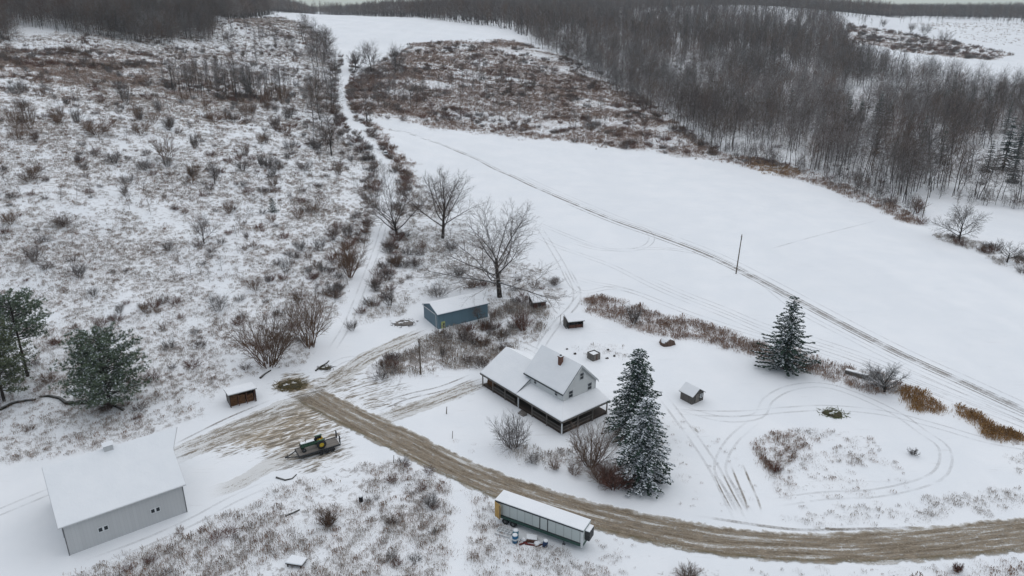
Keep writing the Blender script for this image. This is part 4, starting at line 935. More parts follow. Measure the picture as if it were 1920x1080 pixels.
def sp_fan(H, nl=9, ang=(1.0, .25), frac=.5, wide=1.0, t0=.4, n4=4, fine=1.0, up1=.045):     # spreading field tree, limbs fanning out and up
    return [dict(seg=6, wob=.04, up=.03, taper=.5, frac=frac),
            dict(n=nl, t0=t0, t1=1.0, ang=ang, len=H * .60 * wide, abs=True, seg=8, wob=.07, up=up1, rr=.5, taper=.16, prof=lambda u: 1.05 - .25 * u),
            dict(n=11, t0=.2, t1=1.0, ang=.78, len=.46, seg=5, wob=.10, up=.03, rr=.5, taper=.22, rmin=.03 * fine, prof=lambda u: 1.1 - .7 * u),
            dict(n=8, t0=.12, t1=1.0, ang=.62, len=.44, seg=3, wob=.13, up=.02, rr=.5, taper=.4, rmin=.024 * fine),
            dict(n=n4, t0=.15, t1=1.0, ang=.62, len=.5, seg=2, wob=.15, up=.02, rr=.7, taper=.6, rmin=.02 * fine)]
def sp_wood(H, t0=.30, tw=6, rmin=.034):
    return [dict(seg=8, wob=.05, up=.025, taper=.2, frac=.86),
            dict(n=14, t0=t0, t1=.97, ang=(1.25, .45), len=H * .40, abs=True, seg=4, wob=.13, up=.035, rr=.45, taper=.3, rmin=.04, prof=lambda u: 1.05 - .5 * u),
            dict(n=7, t0=.15, t1=1.0, ang=.75, len=.46, seg=3, wob=.15, up=.06, rr=.5, taper=.4, rmin=rmin),
            dict(n=tw, t0=.15, t1=1.0, ang=.7, len=.5, seg=2, wob=.18, up=.04, rr=.7, taper=.6, rmin=rmin)]
def sp_aspen(H):
    return [dict(seg=8, wob=.025, up=.04, taper=.15),
            dict(n=18, t0=.42, t1=.98, ang=.75, len=H * .19, abs=True, seg=3, wob=.1, up=.12, rr=.4, taper=.3, rmin=.03),
            dict(n=6, t0=.15, t1=1.0, ang=.7, len=.5, seg=2, wob=.15, up=.08, rr=.5, taper=.4, rmin=.028),
            dict(n=4, t0=.15, t1=1.0, ang=.7, len=.5, seg=2, wob=.15, up=.05, rr=.7, taper=.5, rmin=.028)]
def sp_far(H):
    return [dict(seg=4, wob=.03, up=.03, taper=.2),
            dict(n=12, t0=.3, t1=.97, ang=(1.1, .4), len=H * .34, abs=True, seg=2, wob=.12, up=.08, rr=.5, taper=.4, rmin=.09),
            dict(n=8, t0=.12, t1=1.0, ang=.8, len=.5, seg=2, wob=.15, up=.05, rr=.7, taper=.7, rmin=.085)]
def shrub_mesh(name, seed, H, W, stems, mat, rmin=.016, twigs=6, lean=.55):
    g = Grow(seed); r = g.r; rmin *= 1.5
    spec = [dict(seg=5, wob=.10, up=.06, taper=.25), dict(n=9, t0=.2, t1=1., ang=.65, len=.42, seg=3, wob=.14, up=.06, rr=.6, taper=.35, rmin=rmin), dict(n=twigs + 3, t0=.15, t1=1., ang=.6, len=.5, seg=2, wob=.15, up=.04, rr=.7, taper=.5, rmin=rmin)]
    for k in range(stems):
        a = 2.4 * k + r.uniform(0, .5); ln = lean * math.sqrt((k + .5) / stems) * r.uniform(.8, 1.2)
        d = _unit(np.array([math.cos(a) * math.sin(ln), math.sin(a) * math.sin(ln), math.cos(ln)])); d[:2] *= W / H * 1.3; d = _unit(d)
        g.branch(np.array([math.cos(a), math.sin(a), 0]) * .12 * W * r.uniform(.2, 1) + [0, 0, -.15], d, H * r.uniform(.72, 1.0), .03 + .006 * H, 0, spec)
    return np_mesh(name, *tubes(g.lines, (4, 3, 3)), mat)

M_SPR = m_leaf('spruce_needles', (.030, .050, .038)); M_PINE = m_leaf('pine_needles', (.115, .150, .098)); M_PINE2 = m_leaf('pine_needles_olive', (.125, .145, .085))
M_NSNOW = m_plain('snow_on_needles', (.66, .69, .72), .8, .1, 2)
def conifer(seed, H, W, tiers, per, snow, droop=.35, mats=None, up_tip=.1, bare=.06, dens=1.0, qw=.17, spread=1.0, pw=.82):
    r = np.random.default_rng(seed); V = []; MI = []
    for i in range(tiers):
        h = bare + (1 - bare) * (i + r.uniform(-.3, .3)) / tiers; h = min(max(h, bare), .985)
        Lb = W / 2 * (1 - h) ** pw * (1.0 if h > .12 else .8) + .25
        for k in range(max(4, int(per * (1 - .45 * h)))):
            a = 6.283 * (k + r.uniform(-.35, .35)) / max(4, int(per * (1 - .45 * h))) + i * 1.7; L = Lb * r.uniform(.7, 1.12)
            ca, sa = math.cos(a), math.sin(a); nq = max(4, int(L * 5.2 * dens))
            bs = snow * r.uniform(.2, 1.5)
            for j in range(nq):
                t = (j + r.uniform(0, 1)) / nq; rr = .08 + L * t
                z = h * H - droop * L * (t ** 1.25) + up_tip * L * t ** 3 + .06 * r.normal()
                side = r.choice((-1, 1)); w = spread * (.22 + .55 * (1 - t)) * min(1.0, L * .5 + .2)
                off = side * w * r.uniform(.1, 1)
                c = np.array([ca * rr - sa * off, sa * rr + ca * off, z - .12 * abs(off)])
                d = _unit(np.array([ca - sa * side * .8, sa + ca * side * .8, -.35 + r.normal(0, .25)])); wd = _unit(np.cross(d, [0, 0, 1]) + np.array([0, 0, r.normal(0, .4)]))
                l = r.uniform(.28, .52) * (.7 + .04 * H * .5); q = qw * r.uniform(.7, 1.3)
                V.append([c - d * l * .5, c + wd * q - d * l * .1, c + d * l * .6, c - wd * q - d * l * .1]); MI.append(0)
                if r.uniform() < bs * (1.1 - .55 * t):
                    cc = c + np.array([0, 0, .06]); d2 = _unit(d * [1, 1, .4]); w2 = _unit(np.cross(d2, [0, 0, 1]))
                    V.append([cc - d2 * l * .45, cc + w2 * q * .95, cc + d2 * l * .5, cc - w2 * q * .95]); MI.append(1)
    V = np.array(V).reshape(-1, 3); F = np.arange(len(V)).reshape(-1, 4)
    b = MB(); b.tube((0, 0, -.3), (0, 0, H * .97), .02 * H, .02, 8)
    return b.mesh('trunk', B_BIG), np_mesh('crown', V, F, [mats or M_SPR, M_NSNOW], MI)
def pine(seed, H, W, nb, snow=.12, mats=None, base=.12):
    """round crowned pine: limbs ending in tufts of long needles"""
    r = np.random.default_rng(seed); V = []; MI = []; b = MB(); b.tube((0, 0, -.3), (.2, 0, H * .95), .02 * H, .04, 8)
    for i in range(nb):
        h = base + (.97 - base) * (i + r.uniform()) / nb; a = 2.4 * i + r.normal(0, .3)
        L = W / 2 * math.sqrt(max(.05, 1 - ((h - .35) / .68) ** 2)) * r.uniform(.65, 1.1)
        p0 = np.array([0, 0, h * H]); d = np.array([math.cos(a), math.sin(a), .12 + .35 * h]); p1 = p0 + d * L
        b.tube(p0, p1, .05 + .012 * L, .025, 5)
        for k in range(int(5 + L * 4.6)):
            t = r.uniform(.35, 1.05); c = p0 + d * L * t + r.normal(0, .28, 3) * [1, 1, .6] * (1 + .12 * L)
            hs = r.uniform() < snow
            for q in range(13):
                v = _unit(r.normal(0, 1, 3) + d * .5 + [0, 0, .45]); w = _unit(np.cross(v, r.normal(0, 1, 3))) * .06; l = r.uniform(.25, .5)
                V.append([c, c + v * l * .5 + w, c + v * l, c + v * l * .5 - w]); MI.append(1 if hs and v[2] > .5 and q % 2 else 0)
    V = np.array(V).reshape(-1, 3)
    return b.mesh('trunk', B_BIG), np_mesh('crown', V, np.arange(len(V)).reshape(-1, 4), [mats or M_PINE, M_NSNOW], MI)

def put(name, meshes, loc, label, cat, group=None, rz=0.0, sc=1.0):
    """a plant of its own; trunk and crown are its parts"""
    s3 = sc if hasattr(sc, '__len__') else (sc,) * 3
    if len(meshes) == 1:
        o = bpy.data.objects.new(name, meshes[0]); COL.objects.link(o); o.location = loc; o.rotation_euler = (0, 0, rz); o.scale = s3
    else:
        o = bpy.data.objects.new(name, None); COL.objects.link(o); o.location = loc; o.rotation_euler = (0, 0, rz); o.scale = s3; o.empty_display_size = .5
        for m in meshes:
            c = bpy.data.objects.new(m.name.split('.')[0], m); COL.objects.link(c); c.parent = o
    return tag(o, label, cat, group)
def putpx(name, meshes, u, v, label, cat, group=None, rz=0.0, sc=1.0): return put(name, meshes, pg1(u, v), label, cat, group, rz, sc)

# ------------------------------------------------------------------ the trees one can point at
putpx('bare_tree', tree_meshes('bare', 11, 23, .48, sp_fan(23, 15, (1.3, .22), .46, 1.22, .35, 5, 1.25, .012), B_BIG, T_BIG), 937, 557, 'widest of the three big leafless trees, with a broad fan crown behind the blue garage', 'tree', sc=(1.42, 1.42, 1.0))
putpx('bare_tree', tree_meshes('bare', 23, 23.5, .45, sp_fan(24, 14, (1.05, .15), .5, 1.0, .25, 5, 1.25, .02), B_BIG, T_BIG), 830, 447, 'big leafless tree with a tall narrow crown, middle one of the three by the lane', 'tree', sc=(1.15, 1.15, 1.0))
putpx('bare_tree', tree_meshes('bare', 35, 20, .42, sp_fan(20.5, 12, (1.05, .35), .32, 1.25, .2, 5, 1.25, .025), B_BIG, T_BIG), 744, 440, 'big leafless tree whose limbs fork in a V low down beside the climbing lane', 'tree')
putpx('bare_tree', tree_meshes('bare', 47, 13.5, .32, sp_fan(13.5, 13, (1.3, .25), .45, 1.12, .3, 5, 1.2, .02), B_BIG, T_BIG), 1798, 452, 'lone rounded leafless tree at the right edge of the white field', 'tree')
putpx('bare_tree', tree_meshes('bare', 51, 6.5, .28, sp_fan(6.5, 9, (1.35, .7), .5, 1.5, .4, 3), B_BIG, T_BIG), 1888, 492, 'low flat topped spreading tree in the hedge strip at the right photo edge', 'tree')
putpx('apple_tree', tree_meshes('bare', 58, 6.0, .3, sp_fan(6.6, 13, (1.45, .4), .4, 1.35, .3, 5, 1.5, .03), B_BIG, T_APPLE, sides=(7, 5, 3, 3, 3)), 1658, 735, 'low rounded apple tree thick with snow in the field edge', 'tree')
putpx('bare_tree', tree_meshes('bare', 63, 20, .36, sp_fan(20, 10, (.8, .2), .5, .8, .3, 4, 1.6), B_WOOD, T_WOOD), 622, 292, 'tall dark leafless tree at the lower end of the tree line along the climbing lane', 'tree')
putpx('bare_tree', tree_meshes('bare', 64, 15, .3, sp_fan(15, 9, (.9, .2), .5, .9, .3, 4, 1.6), B_WOOD, T_WOOD), 688, 229, 'dark leafless tree at the far corner where the lane meets the field', 'tree')
for k, (u, v, h, lab) in enumerate([(612, 98, 20, 'pale leafless tree on the skyline slope beside the upper white field'), (697, 136, 22, 'taller of two tall leafless trees below the upper white field'), (742, 138, 20, 'pair mate of slim leafless trees below the upper white field'), (667, 130, 13, 'small leafless tree left of the two tall ones below the upper field')]):
    putpx('bare_tree', tree_meshes('bare', 70 + k, h, .3, sp_fan(h, 13, (.95, .15), .5, .9, .22, 4, 3.2, .03), B_WOOD, T_WOOD), u, v, lab, 'tree', rz=k, sc=(1.25, 1.25, 1.08))
putpx('willow', [shrub_mesh('willow', 81, 12.8, 13.5, 24, T_BROWN, .02, 9)], 505, 684, 'large brown multi stemmed willow clump above the muddy junction', 'shrub')
putpx('willow', [shrub_mesh('willow', 82, 12, 8.5, 15, T_BROWN, .02, 9)], 581, 650, 'narrower brown willow clump beside the foot of the climbing lane', 'shrub')
putpx('bare_tree', [shrub_mesh('thicket', 83, 11.5, 5.5, 14, T_BROWN, .02, 7)], 656, 520, 'upright brown thicket tree on the left bank of the climbing lane', 'tree')
putpx('bare_tree', tree_meshes('bare', 84, 9.5, .2, sp_fan(9.5, 9, (1.0, .2), .4, 1.0, .25, 4, 1.2), B_WOOD, T_SHRUB), 383, 457, 'rounded grey leafless tree alone in the middle of the weedy hillside', 'tree')
putpx('bare_tree', tree_meshes('bare', 85, 9.5, .2, sp_fan(9.5, 9, (.9, .2), .55, .75, .3, 3, 1.2), B_WOOD, T_SHRUB), 403, 345, 'slim grey leafless tree on the weedy hillside above the rounded one', 'tree')
putpx('bare_tree', tree_meshes('bare', 86, 5.5, .12, sp_fan(5.5, 8, (.9, .2), .5, .9, .4, 3), B_WOOD, T_SHRUB), 897, 606, 'small dark leafless tree against the wall of the blue garage', 'tree')
for k, (u, v, h, w, st, mt, lab) in enumerate([
        (961, 840, 6.6, 7.0, 20, T_SHRUB, 'round leafless shrub on the lawn in front of the side porch'),
        (1108, 874, 7.2, 8.0, 26, T_BROWN, 'broad leafless shrub in front of the porch corner'),
        (1150, 915, 4.6, 6.0, 30, T_RED, 'reddish brown bush between the shrub and the snowy spruce'),
        (1126, 902, 3.6, 5.2, 26, T_BROWN, 'brown bush between the broad shrub and the reddish bush by the road'),
        (1178, 912, 3.0, 4.4, 26, T_RED, 'low reddish bush under the left side of the snow laden spruce'),
        (1188, 606, 4.6, 4.5, 14, T_SHRUB, 'grey shrub standing up out of the brown field edge'),
        (616, 986, 2.7, 2.9, 26, T_BROWN, 'dense round brown bush on the lower weedy slope'),
        (808, 950, 2.6, 2.6, 14, T_FROST, 'snow dusted round bush near the top of the lower weedy slope'),
        (744, 500, 3.4, 3.6, 22, T_BROWN, 'dense brown bush beside the climbing lane'),
        (731, 572, 4.8, 4.8, 12, T_SHRUB, 'grey brown bush left of the blue garage'),
        (822, 556, 4.4, 7.5, 16, T_FROST, 'wide snow dusted bush behind the blue garage'),
        (410, 583, 4.6, 5.0, 12, T_FROST, 'snowy bush on the hillside left of the willow clump'),
        (535, 510, 4.6, 5.0, 10, T_FROST, 'snowy bush in the middle of the hillside above the willow clump'),
        (1712, 853, 1.5, 1.6, 10, T_FROST, 'tiny bare sapling standing alone on the snow by the looping tracks'),
        (980, 620, 5.2, 5.0, 18, T_RED, 'reddish bush on the bank below the brown hut'),
        (1455, 884, 1.6, 2.2, 14, T_RED, 'small red stemmed bush at the tip of the weedy triangle'),
        (1795, 1072, 1.5, 1.2, 14, T_RED, 'little red leaved bush on the verge near the bottom edge'),
        (1290, 1085, 2.2, 3.4, 20, T_BROWN, 'dark brush at the bottom edge below the road'),
        (1720, 400, 6.0, 4.5, 16, T_RED, 'reddish brush at the field corner beside the far wooden pole')]):
    putpx('shrub', [shrub_mesh('shrub', 100 + k, h, w, st, mt)], u, v, lab, 'shrub', rz=k)
putpx('spruce_tree', conifer(5, 17.2, 11.8, 27, 13, .46, droop=.34, dens=2.3, spread=.95, pw=.6, qw=.15), 1188, 815, 'tall dark spruce beside the porch end of the farmhouse', 'tree')
putpx('spruce_tree', conifer(6, 15.6, 11.0, 23, 13, .95, droop=.46, dens=2.3, spread=.95, pw=.58, qw=.15), 1203, 905, 'snow laden spruce standing in front of the taller dark one', 'tree')
putpx('spruce_tree', conifer(7, 17.0, 14.8, 17, 11, .34, dens=2.5, spread=.62, droop=.22, up_tip=.16, qw=.19), 1470, 692, 'lone broad spruce with open layered branches at the field edge', 'tree')
putpx('pine_tree', pine(8, 14.8, 14.5, 120, .58, M_PINE, .14), 208, 765, 'round bushy pine alone beside the mossy fallen trunk', 'tree')
putpx('pine_tree', pine(9, 17.0, 12.5, 62, .36, M_PINE, .45), 52, 705, 'tall pine with a bare lower trunk in the left edge group', 'tree')
putpx('pine_tree', pine(10, 15.0, 12.0, 95, .42, M_PINE2, .14), 8, 752, 'bushy olive green pine cut by the left photo edge', 'tree')
putpx('pine_tree', pine(12, 13.0, 10.0, 50, .10, M_PINE, .2), -45, 720, 'pine mostly outside the left photo edge', 'tree') if False else None
putpx('young_spruce', conifer(13, 4.8, 3.6, 12, 9, .15), 512, 397, 'small dark young spruce alone on the weedy hillside', 'tree')
CONI = []
for k, (u, v, h, lab) in enumerate([(1880, 318, 25, 'dark pine standing out of the wood near the right edge'), (1897, 342, 14, 'smaller blue green conifer below the dark pine at the right edge'), (1908, 296, 20, 'snow dusted conifer right of the dark pine at the right edge'), (1588, 232, 17, 'small blue green conifer, leftmost of the cluster inside the wood'), (1612, 228, 14, 'tiny dark conifer between its taller cluster mates inside the wood'), (1645, 234, 20, 'tallest blue green conifer of the cluster inside the wood'), (1664, 236, 15, 'rightmost small conifer of the cluster inside the wood')]):
    putpx('conifer', conifer(30 + k, h, h * .48, 16, 13, .22, dens=2.0, qw=.26), u, v, lab, 'tree'); CONI.append(pg1(u, v))
for k, (u, v, h, w, lab) in enumerate([(1708, 60, 14, 10, 'slim bare tree left of the rounder ones on the far white slope'), (1733, 66, 17, 17, 'broad bare tree in the middle of the far white slope'), (1768, 82, 17, 20, 'dense round bare tree on the far white slope'), (1656, 50, 12, 9, 'small bare tree at the top of the far brown slope')]):
    putpx('bare_tree', [shrub_mesh('far_tree', 150 + k, h, w, 14, T_WOOD, .06, 6)], u, v, lab, 'tree')
hand_shrubs = [(57, 243, 10, 7), (28, 240, 7, 6), (180, 252, 6, 13), (112, 225, 6, 6), (145, 230, 6, 5), (237, 197, 9, 6), (258, 225, 7, 5), (298, 212, 7, 5), (402, 229, 5, 8), (428, 228, 4.5, 5), (313, 300, 9, 10), (262, 250, 5, 9), (215, 306, 4.5, 7), (365, 278, 6, 4), (462, 293, 6, 4), (490, 312, 5, 3), (592, 278, 5, 8), (545, 282, 5, 6), (467, 186, 15, 7), (530, 190, 9, 8), (500, 196, 8, 7), (455, 320, 4.5, 7), (570, 320, 4, 7), (240, 345, 3.4, 6), (545, 220, 6, 8), (40, 172, 5, 9), (135, 100, 6, 10), (60, 330, 3.5, 6), (120, 425, 3.6, 6), (65, 490, 4.5, 5), (430, 400, 4.5, 5), (590, 400, 4.5, 7), (625, 450, 5, 5), (560, 570, 4.5, 4), (480, 545, 4, 5), (270, 585, 2.5, 3), (175, 555, 2.4, 3), (224, 588, 2.2, 2.6), (150, 520, 4, 5), (560, 410, 4, 5), (600, 470, 4, 5), (315, 470, 3, 4), (20, 420, 4, 6), (660, 620, 3, 3.6), (705, 545, 3.4, 4), (780, 500, 3.2, 5), (860, 520, 3.4, 5), (845, 470, 3.2, 5), (790, 470, 3.4, 5), (1000, 540, 2.6, 4), (1040, 535, 2.4, 4), (925, 600, 3.4, 3), (870, 640, 3, 4), (940, 640, 3.2, 4), (830, 670, 3, 2), (720, 690, 2.5, 3), (1040, 880, 2.0, 3), (1000, 868, 2.0, 3), (1075, 890, 2.2, 3), (1235, 905, 2.0, 2.5)]
SHR = [shrub_mesh('shrub', 200 + k, 1.0 * 6, 6 * wv, 14, mt, .034, 7) for k, (wv, mt) in enumerate([(1.0, T_SHRUB), (1.5, T_BROWN), (.8, T_WOOD), (1.3, T_SHRUB), (1.1, T_BROWN), (1.0, T_FROST)])]
rr = random.Random(3)
for k, (u, v, h, w) in enumerate(hand_shrubs):
    m = SHR[rr.randrange(5)]; wv = [1.0, 1.5, .8, 1.3, 1.1][SHR.index(m)]
    g = ('shrubs on the weedy hillside', 'leafless shrub scattered on the weedy hillside left of the climbing lane') if u < 640 else (('shrubs round the big trees', 'leafless shrub in the rough ground round the three big trees and the blue garage') if v < 720 else ('shrubs before the porch', 'low leafless shrub in the strip between the house lawn and the road'))
    putpx('shrub', [m], u, v, g[1], 'shrub', g[0], rr.uniform(0, 6), (w / 6 / wv * .9, w / 6 / wv * .9, h / 6))

# ------------------------------------------------------------------ pools of trees and shrubs
PROT = {'wood': [tree_meshes('bare', 300 + k, h, .15, sp_wood(h, t0, 7, .038), B_WOOD, mt) for k, (h, t0, mt) in enumerate([(20, .32, T_WOOD), (21, .42, T_SHRUB), (19, .25, T_BROWN), (20, .35, T_WOOD), (18, .22, T_FROST), (21, .45, T_WOOD)])],
        'aspen': [tree_meshes('bare', 320 + k, h, .13, sp_aspen(h), B_WOOD, T_BROWN) for k, h in enumerate((15, 16, 14))],
        'small': [tree_meshes('bare', 330 + k, h, .14, sp_wood(h, .22, 5), B_WOOD, mt) for k, (h, mt) in enumerate([(10, T_WOOD), (11, T_BROWN), (9, T_SHRUB)])]}
PROT1 = {k: [tree_meshes('stand', 300 + i + 40 * j, 20 if k == 'wood' else 15 if k == 'aspen' else 10, .11, sp_wood(20, .22, 6, .048) if k == 'wood' else sp_aspen(15) if k == 'aspen' else sp_wood(10, .25, 4, .04), B_WOOD, [T_WOOD, T_SHRUB, T_BROWN, T_WHITE][i], sides=(5, 3, 3, 3), one=True) for i in range(4)] for j, k in enumerate(PROT)}
FAR = [tree_meshes('stand', 360 + i, 20, .25, sp_far(20), B_WOOD, [T_WOOD, T_BROWN, T_SHRUB, T_WOOD][i], sides=(4, 3, 3), one=True) for i in range(4)]
def sample(poly, n, seed, noisy=0.0):
    r = np.random.default_rng(seed); W = ZW[poly] if isinstance(poly, str) else wpoly(poly)
    # uniform in area
    x = r.uniform(W[:, 0].min(), W[:, 0].max(), n); y = r.uniform(W[:, 1].min(), W[:, 1].max(), n)
    m = inpoly(x, y, W)
    if noisy: m &= fbm(x, y, 18, seed, 2) > noisy
    return x[m], y[m]
pool = []   # x, y, kind, scale, cluster
CLUST = {'wood': ('trees of the valley wood', 'bare grey forest tree in the wood covering the far valley side'), 'ridge': ('trees of the hilltop wood', 'bare dark forest tree in the wood on the left hilltop'), 'aspen': ('young stand on the hillside', 'slender young bare tree in the brown stand on the upper hillside'), 'line': ('tree line along the lane', 'bare tree in the dark line along the left side of the upper lane'), 'mid': ('trees on the brown middle slope', 'small bare tree on the brown weedy slope below the upper field'), 'edge': ('trees along the wood edge', 'low bare tree at the scrubby edge between white field and wood')}
def fill(cl, poly, n, kind, s0, s1, seed, noisy=0.0):
    x, y = sample(poly, n, seed, noisy); r = np.random.default_rng(seed + 1)
    for a, b, s in zip(x, y, r.uniform(s0, s1, len(x))): pool.append((a, b, kind, s, cl))
def fill_n(cl, poly, n, kind, s0, s1, seed, noisy=0.0):
    x, y = sample(poly, n * 12, seed, noisy); r = np.random.default_rng(seed + 1)
    for a, b, s in list(zip(x, y, r.uniform(s0, s1, len(x))))[:n]: pool.append((a, b, kind, s, cl))
fill_n('aspen', 'aspen', 190, 'aspen', .75, 1.12, 41)
fill_n('aspen', [(400, 62), (470, 55), (545, 70), (560, 110), (470, 120), (410, 95)], 60, 'small', .6, 1.1, 151)
fill_n('line', [(560, 45), (600, 66), (626, 112), (634, 165), (636, 205), (644, 255), (618, 296), (585, 270), (580, 200), (590, 150), (570, 90)], 110, 'small', .7, 1.9, 42, .5)
fill_n('line', [(690, 300), (708, 345), (722, 380), (745, 330), (720, 296)], 10, 'small', .4, .7, 47)
fill_n('mid', [(650, 190), (740, 145), (930, 120), (1060, 150), (1180, 220), (1230, 265), (1000, 240), (830, 225), (700, 205)], 110, 'small', .6, 1.2, 43)
fill_n('mid', 'midleft', 85, 'small', .5, 1.0, 149)
fill_n('mid', [(770, 160), (1000, 150), (1010, 185), (800, 190)], 60, 'aspen', .55, .85, 143)
fill_n('edge', [(1330, 290), (1480, 312), (1600, 352), (1700, 396), (1740, 412), (1700, 412), (1600, 368), (1500, 332), (1380, 306)], 60, 'small', .5, 1.0, 44)
fill_n('edge', [(1752, 368), (1920, 388), (1920, 396), (1760, 376)], 26, 'small', .4, .8, 144)
# the wood, thinning with distance so that far trees are drawn by fewer, slightly larger ones
def wood_fill(cl, poly, n, seed, kind='wood'):
    x, y = sample(poly, n, seed); r = np.random.default_rng(seed + 5)
    d = np.hypot(x, y); keep = r.uniform(0, 1, len(x)) < np.clip(520 / d, .2, 1.0) ** 1.3
    keep &= fbm(x, y, 34, 77, 2) > .32
    for a, b, s in zip(x[keep], y[keep], r.uniform(.55, 1.2, keep.sum())): pool.append((a, b, kind, s * (1 + .12 * min(1, max(0, math.hypot(a, b) - 500) / 600)), cl))
W = ZW['wood']; area = (W[:, 0].max() - W[:, 0].min()) * (W[:, 1].max() - W[:, 1].min())
wood_fill('wood', 'wood', int(area / 21), 45)
W = ZW['ridge']; area = (W[:, 0].max() - W[:, 0].min()) * (W[:, 1].max() - W[:, 1].min())
wood_fill('ridge', 'ridge', int(area / 9), 46)
for k, (u, v) in enumerate([(1540, 250), (1702, 262), (1728, 276), (1762, 306), (1822, 196), (1850, 214), (1786, 172), (1884, 250), (1850, 322), (1480, 210), (1640, 290)]):
    putpx('conifer', conifer(50 + k % 3, 15 + k % 4, 7, 14, 11, .25, dens=1.6, qw=.24), u, v, 'dark conifer standing among the bare grey trees of the valley wood', 'tree', 'dark conifers in the valley wood'); CONI.append(pg1(u, v))
pool = [p for p in pool if all(not (math.hypot(p[0] - c[0], p[1] - c[1]) < 7 or (abs(p[0] - c[0] * p[1] / c[1]) < 6 and 0 < c[1] - p[1] < 26)) for c in CONI)]
pool_a = np.array([(p[0], p[1], p[3]) for p in pool]); pz = ground_z(pool_a[:, 0], pool_a[:, 1])
hts = np.array([{'wood': 20, 'aspen': 15, 'small': 10}[p[2]] for p in pool]) * pool_a[:, 2]
U, Vv, Dp = project(pool_a[:, 0], pool_a[:, 1], pz + hts * .6)
inv = (U > -10) & (U < 1930) & (Vv > -25) & (Vv < 1090)
size = hts / Dp * np.where(inv, 1, 0)
order = np.argsort(-size); chosen = set(order[:262].tolist())
print('pool', len(pool), 'in view', inv.sum())
rest = {}
for i, (x, y, kind, s, cl) in enumerate(pool):
    if i in chosen:
        m = PROT[kind][i % len(PROT[kind])]; put('bare_tree', m, (x, y, pz[i] - .2), CLUST[cl][1], 'tree', CLUST[cl][0], (i * 2.4) % 6.28, (s, s, s * (.9 + .2 * ((i * 37) % 10) / 10)))
    else: rest.setdefault((cl, kind), []).append((x, y, pz[i] - .2, s))

# ------------------------------------------------------------------ what nobody could count: scattered by one object each
def scatter(name, label, P, S, protos, seed=0, cat=None, sub=True):
    r = np.random.default_rng(seed); n = len(P)
    me = bpy.data.meshes.new(name); me.vertices.add(n); me.vertices.foreach_set('co', np.asarray(P, np.float32).ravel())
    a = me.attributes.new('size', 'FLOAT_VECTOR', 'POINT'); S = np.asarray(S, np.float32); S = np.repeat(S[:, None], 3, 1) if S.ndim == 1 else S; a.data.foreach_set('vector', S.ravel())
    a = me.attributes.new('turn', 'FLOAT_VECTOR', 'POINT'); T = np.zeros((n, 3), np.float32); T[:, 2] = r.uniform(0, 6.283, n); T[:, :2] = r.normal(0, .06, (n, 2)); a.data.foreach_set('vector', T.ravel())
    a = me.attributes.new('kind_index', 'INT', 'POINT'); a.data.foreach_set('value', r.integers(0, len(protos), n).astype(np.int32))
    o = link(bpy.data.objects.new(name, me)); g = bpy.data.node_groups.new(name, 'GeometryNodeTree')
    g.interface.new_socket('Geometry', in_out='INPUT', socket_type='NodeSocketGeometry'); g.interface.new_socket('Geometry', in_out='OUTPUT', socket_type='NodeSocketGeometry')
    N = g.nodes; gi = N.new('NodeGroupInput'); go = N.new('NodeGroupOutput'); jn = N.new('GeometryNodeJoinGeometry')
    def named(nm, ty):
        q = N.new('GeometryNodeInputNamedAttribute'); q.data_type = ty; q.inputs[0].default_value = nm; return [s for s in q.outputs if s.enabled][0]
    sz, tn, ki = named('size', 'FLOAT_VECTOR'), named('turn', 'FLOAT_VECTOR'), named('kind_index', 'INT')
    for k, m in enumerate(protos):
        po = bpy.data.objects.new(m.name, m)
        cmp = N.new('FunctionNodeCompare'); cmp.data_type = 'INT'; cmp.operation = 'EQUAL'
        ins = [s for s in cmp.inputs if s.enabled]; g.links.new(ki, ins[0]); ins[1].default_value = k
        oi = N.new('GeometryNodeObjectInfo'); oi.inputs['Object'].default_value = po; oi.inputs['As Instance'].default_value = True
        ip = N.new('GeometryNodeInstanceOnPoints'); g.links.new(gi.outputs[0], ip.inputs['Points']); g.links.new(oi.outputs['Geometry'], ip.inputs['Instance'])
        g.links.new(cmp.outputs[0], ip.inputs['Selection']); g.links.new(tn, ip.inputs['Rotation']); g.links.new(sz, ip.inputs['Scale']); g.links.new(ip.outputs[0], jn.inputs[0])
    g.links.new(jn.outputs[0], go.inputs[0]); md = o.modifiers.new('scatter', 'NODES'); md.node_group = g
    return tag(o, label, cat, None, 'stuff')
names = {'wood': ('woodland', 'bare grey wood filling the far valley side'), 'ridge': ('hilltop_woodland', 'bare dark wood on the left hilltop'), 'aspen': ('young_woodland', 'brown young stand on the upper hillside'), 'line': ('lane_woodland', 'thin trees along the upper lane'), 'mid': ('slope_woodland', 'small trees on the brown middle slope'), 'edge': ('edge_woodland', 'low trees at the wood edge')}
merged = {}
for (cl, kind), L in rest.items():
    A = np.array(L); nearm = np.hypot(A[:, 0], A[:, 1]) < 760
    for part, fm in ((A[nearm], 0), (A[~nearm], 1)):
        if len(part) == 0: continue
        scatter(names[cl][0] if not fm else 'far_' + names[cl][0], names[cl][1] if not fm else 'far part of the ' + names[cl][1][0:4] + 'wood on the valley side', part[:, :3], part[:, 3], FAR if fm and kind == 'wood' else PROT1[kind], 7 + fm, 'woodland')
